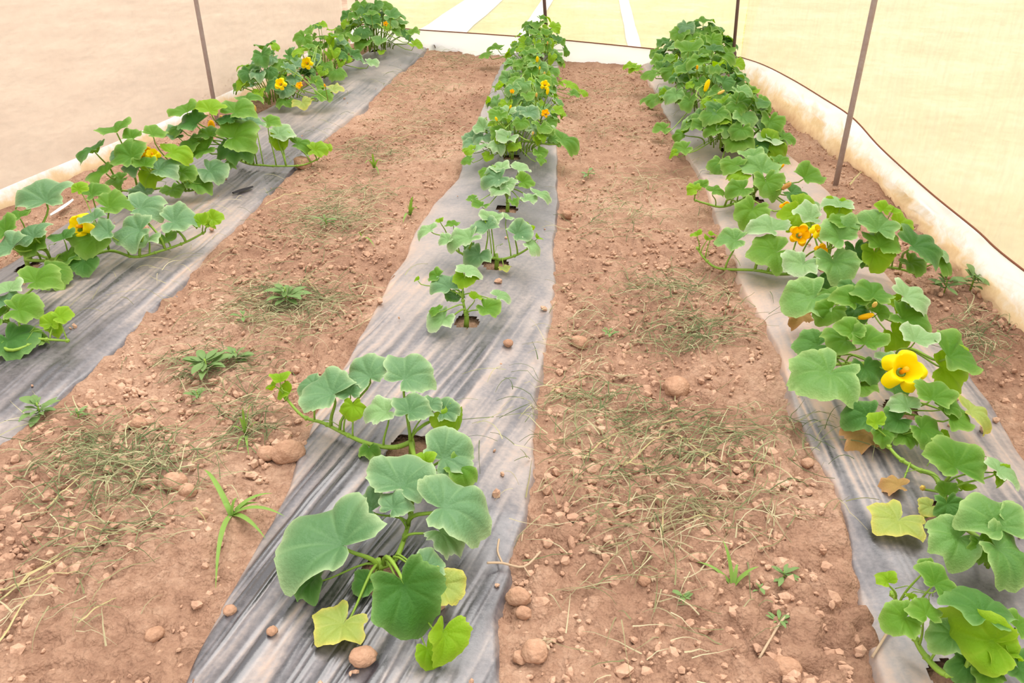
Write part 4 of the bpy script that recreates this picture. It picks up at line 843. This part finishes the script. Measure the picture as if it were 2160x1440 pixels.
# ------------------------------------------------------------------ weeds
def oval(bm, base_, d, ln, w, up):
    s = Vector((-d.y, d.x, 0)); rows = []
    for i in range(6):
        t = i/5; ww = w*math.sin(math.pi*(0.06+.9*t))*.5; c = base_+d*ln*t+Vector((0, 0, up*math.sin(t*2.2)))
        rows.append((bm.verts.new(c-s*ww+Vector((0, 0, ww*.3))), bm.verts.new(c), bm.verts.new(c+s*ww+Vector((0, 0, ww*.3)))))
    for a, b in zip(rows, rows[1:]):
        for j in (0, 1): f = bm.faces.new((a[j], a[j+1], b[j+1], b[j])); f.smooth = True
def weed(px, py, sz, n, label, mat=M_WEED, lw=.5, name='weed_seedling', h=.35):
    g = G(px, py); s = sz*.85*zc(g)/F; n = int(n*1.5); z = ground(g.x, g.y); root = empty(name, (g.x, g.y, z), label, 'weed')
    bm = bmesh.new(); tube(bm, [(0, 0, -.01), (.002, 0, s*h*.5), (0, .003, s*h)], s*.02, 5); obj('stem', bm, M_STEM, root)
    for k in range(n):
        a = k*2.4+random.uniform(-.4, .4); d = Vector((math.cos(a), math.sin(a), 0)); bm = bmesh.new(); b0 = Vector((0, 0, s*h*random.uniform(.25, 1)))
        l0 = s*random.uniform(.18, .5); oval(bm, b0+d*s*.06, d, l0, l0*lw*random.uniform(.5, 1), s*random.uniform(-.02, .14))
        tube(bm, [b0, b0+d*s*.1], s*.012, 4); obj('leaf', bm, mat, root)
def grass_weed(px, py, blades, label, w=.012):
    g = G(px, py); z = ground(g.x, g.y); root = empty('grass_weed', (g.x, g.y, z), label, 'weed')
    for (tx, ty, hz) in blades:
        e = G(tx, ty, hz)-Vector((g.x, g.y, z)); d = Vector((e.x, e.y, 0)); s = Vector((-d.y, d.x, 0)).normalized() if d.length > 1e-4 else Vector((1, 0, 0))
        mid = e*.5+Vector((0, 0, max(.03, e.length*.35))); bm = bmesh.new(); prev = None
        for i in range(9):
            t = i/8; c = mid*2*t*(1-t)+e*t*t; ww = w*(1-t**2.2)*.5+.0004
            row = (bm.verts.new(c-s*ww), bm.verts.new(c-Vector((0, 0, ww*.5))), bm.verts.new(c+s*ww))
            if prev:
                for j in (0, 1): f = bm.faces.new((prev[j], prev[j+1], row[j+1], row[j])); f.smooth = True
            prev = row
        obj('grass_blade', bm, M_GRASSG, root)
grass_weed(490, 1092, [(455, 1240, .01), (600, 1088, .05), (560, 1135, .02), (500, 1050, .06), (470, 1060, .03), (545, 1060, .02), (430, 990, .04), (575, 1040, .03)], 'grass weed with long arching blades at the left edge of the middle film', .016)
grass_weed(520, 920, [(512, 860, .12), (530, 850, .12), (500, 950, .02), (545, 890, .06), (505, 880, .1), (525, 960, .02), (490, 900, .05)], 'short upright grass tuft on the left path left of the middle runner', .010)
grass_weed(1545, 1240, [(1525, 1140, .10), (1470, 1185, .03), (1600, 1195, .06), (1585, 1210, .02), (1555, 1190, .05)], 'grass weed with a straight tall blade on the near right path', .011)
grass_weed(765, 510, [(770, 470, .1), (790, 520, .02), (755, 490, .06)], 'tiny grass tuft on the left path near the fourth middle plant')
grass_weed(865, 455, [(872, 415, .14), (880, 440, .08), (858, 430, .07), (850, 470, .02)], 'bright yellow-green grass tuft left of the fifth middle plant', .018)
grass_weed(790, 360, [(785, 325, .14), (805, 340, .1), (770, 345, .1), (800, 370, .02)], 'green grass tuft in the far clippings of the left path', .014)
for a in ((605, 640, 120, 11, 'dark green leafy weed inside a heap of cut grass on the left path'), (440, 800, 130, 12, 'bright green creeping weed in the middle of the left path'), (500, 770, 90, 8, 'green weed just above the creeping weed on the left path'), (420, 850, 70, 8, 'small green weed below the creeping weed on the left path'), (90, 890, 110, 10, 'grey-green spindly weed at the edge of the left film'), (170, 895, 70, 6, 'yellow-green seedling beside the left film edge'), (515, 685, 60, 6, 'pale seedling below the dark leafy weed'), (290, 890, 26, 4, 'tiny two-leaved sprout on the left path'), (1640, 1320, 70, 7, 'light green seedling on the near right path, lowest of the sprouts'), (1440, 1272, 62, 7, 'light green sprout in the middle of the near right path'), (1650, 1225, 80, 7, 'round-leaved seedling near the right film edge'), (1600, 1250, 50, 5, 'small seedling left of the round-leaved one'), (1285, 715, 60, 6, 'faint green seedling on the right path near the middle film'), (2045, 615, 110, 12, 'dark creeping weed against the foot of the right skirt'), (1990, 620, 90, 10, 'dark weed left of the creeping one by the right skirt'), (1560, 1200, 36, 5, 'small sprout at the base of the straight grass blade'), (1240, 375, 50, 6, 'green weed on the right path far back near the film'), (690, 490, 60, 6, 'green weed in the mid-distance heap of the left path'), (130, 985, 30, 4, 'single round-leaved sprout near the left film corner')):
    weed(*a)

# ------------------------------------------------------------------ light
W = bpy.data.worlds.new('sky'); S.world = W; W.use_nodes = True; nt = W.node_tree
bg = nt.nodes['Background']; bg.inputs[0].default_value = (1.0, 0.99, 0.97, 1); bg.inputs[1].default_value = 1.12
sun = bpy.data.lights.new('sun', 'SUN'); sun.energy = 1.9; sun.angle = math.radians(50); sun.color = (1, .97, .92)
so = bpy.data.objects.new('sun', sun); COL.objects.link(so)
so.rotation_euler = Vector((-.2, -.28, -1)).to_track_quat('-Z', 'Y').to_euler()
S.view_settings.view_transform = 'Standard'; S.view_settings.look = 'None'; S.view_settings.gamma = 1; S.view_settings.use_curve_mapping = False
S.view_settings.exposure = 0.72
S.cycles.max_bounces = 8; S.cycles.transparent_max_bounces = 12
print('leaves', NLEAF, 'objects', len(bpy.data.objects))
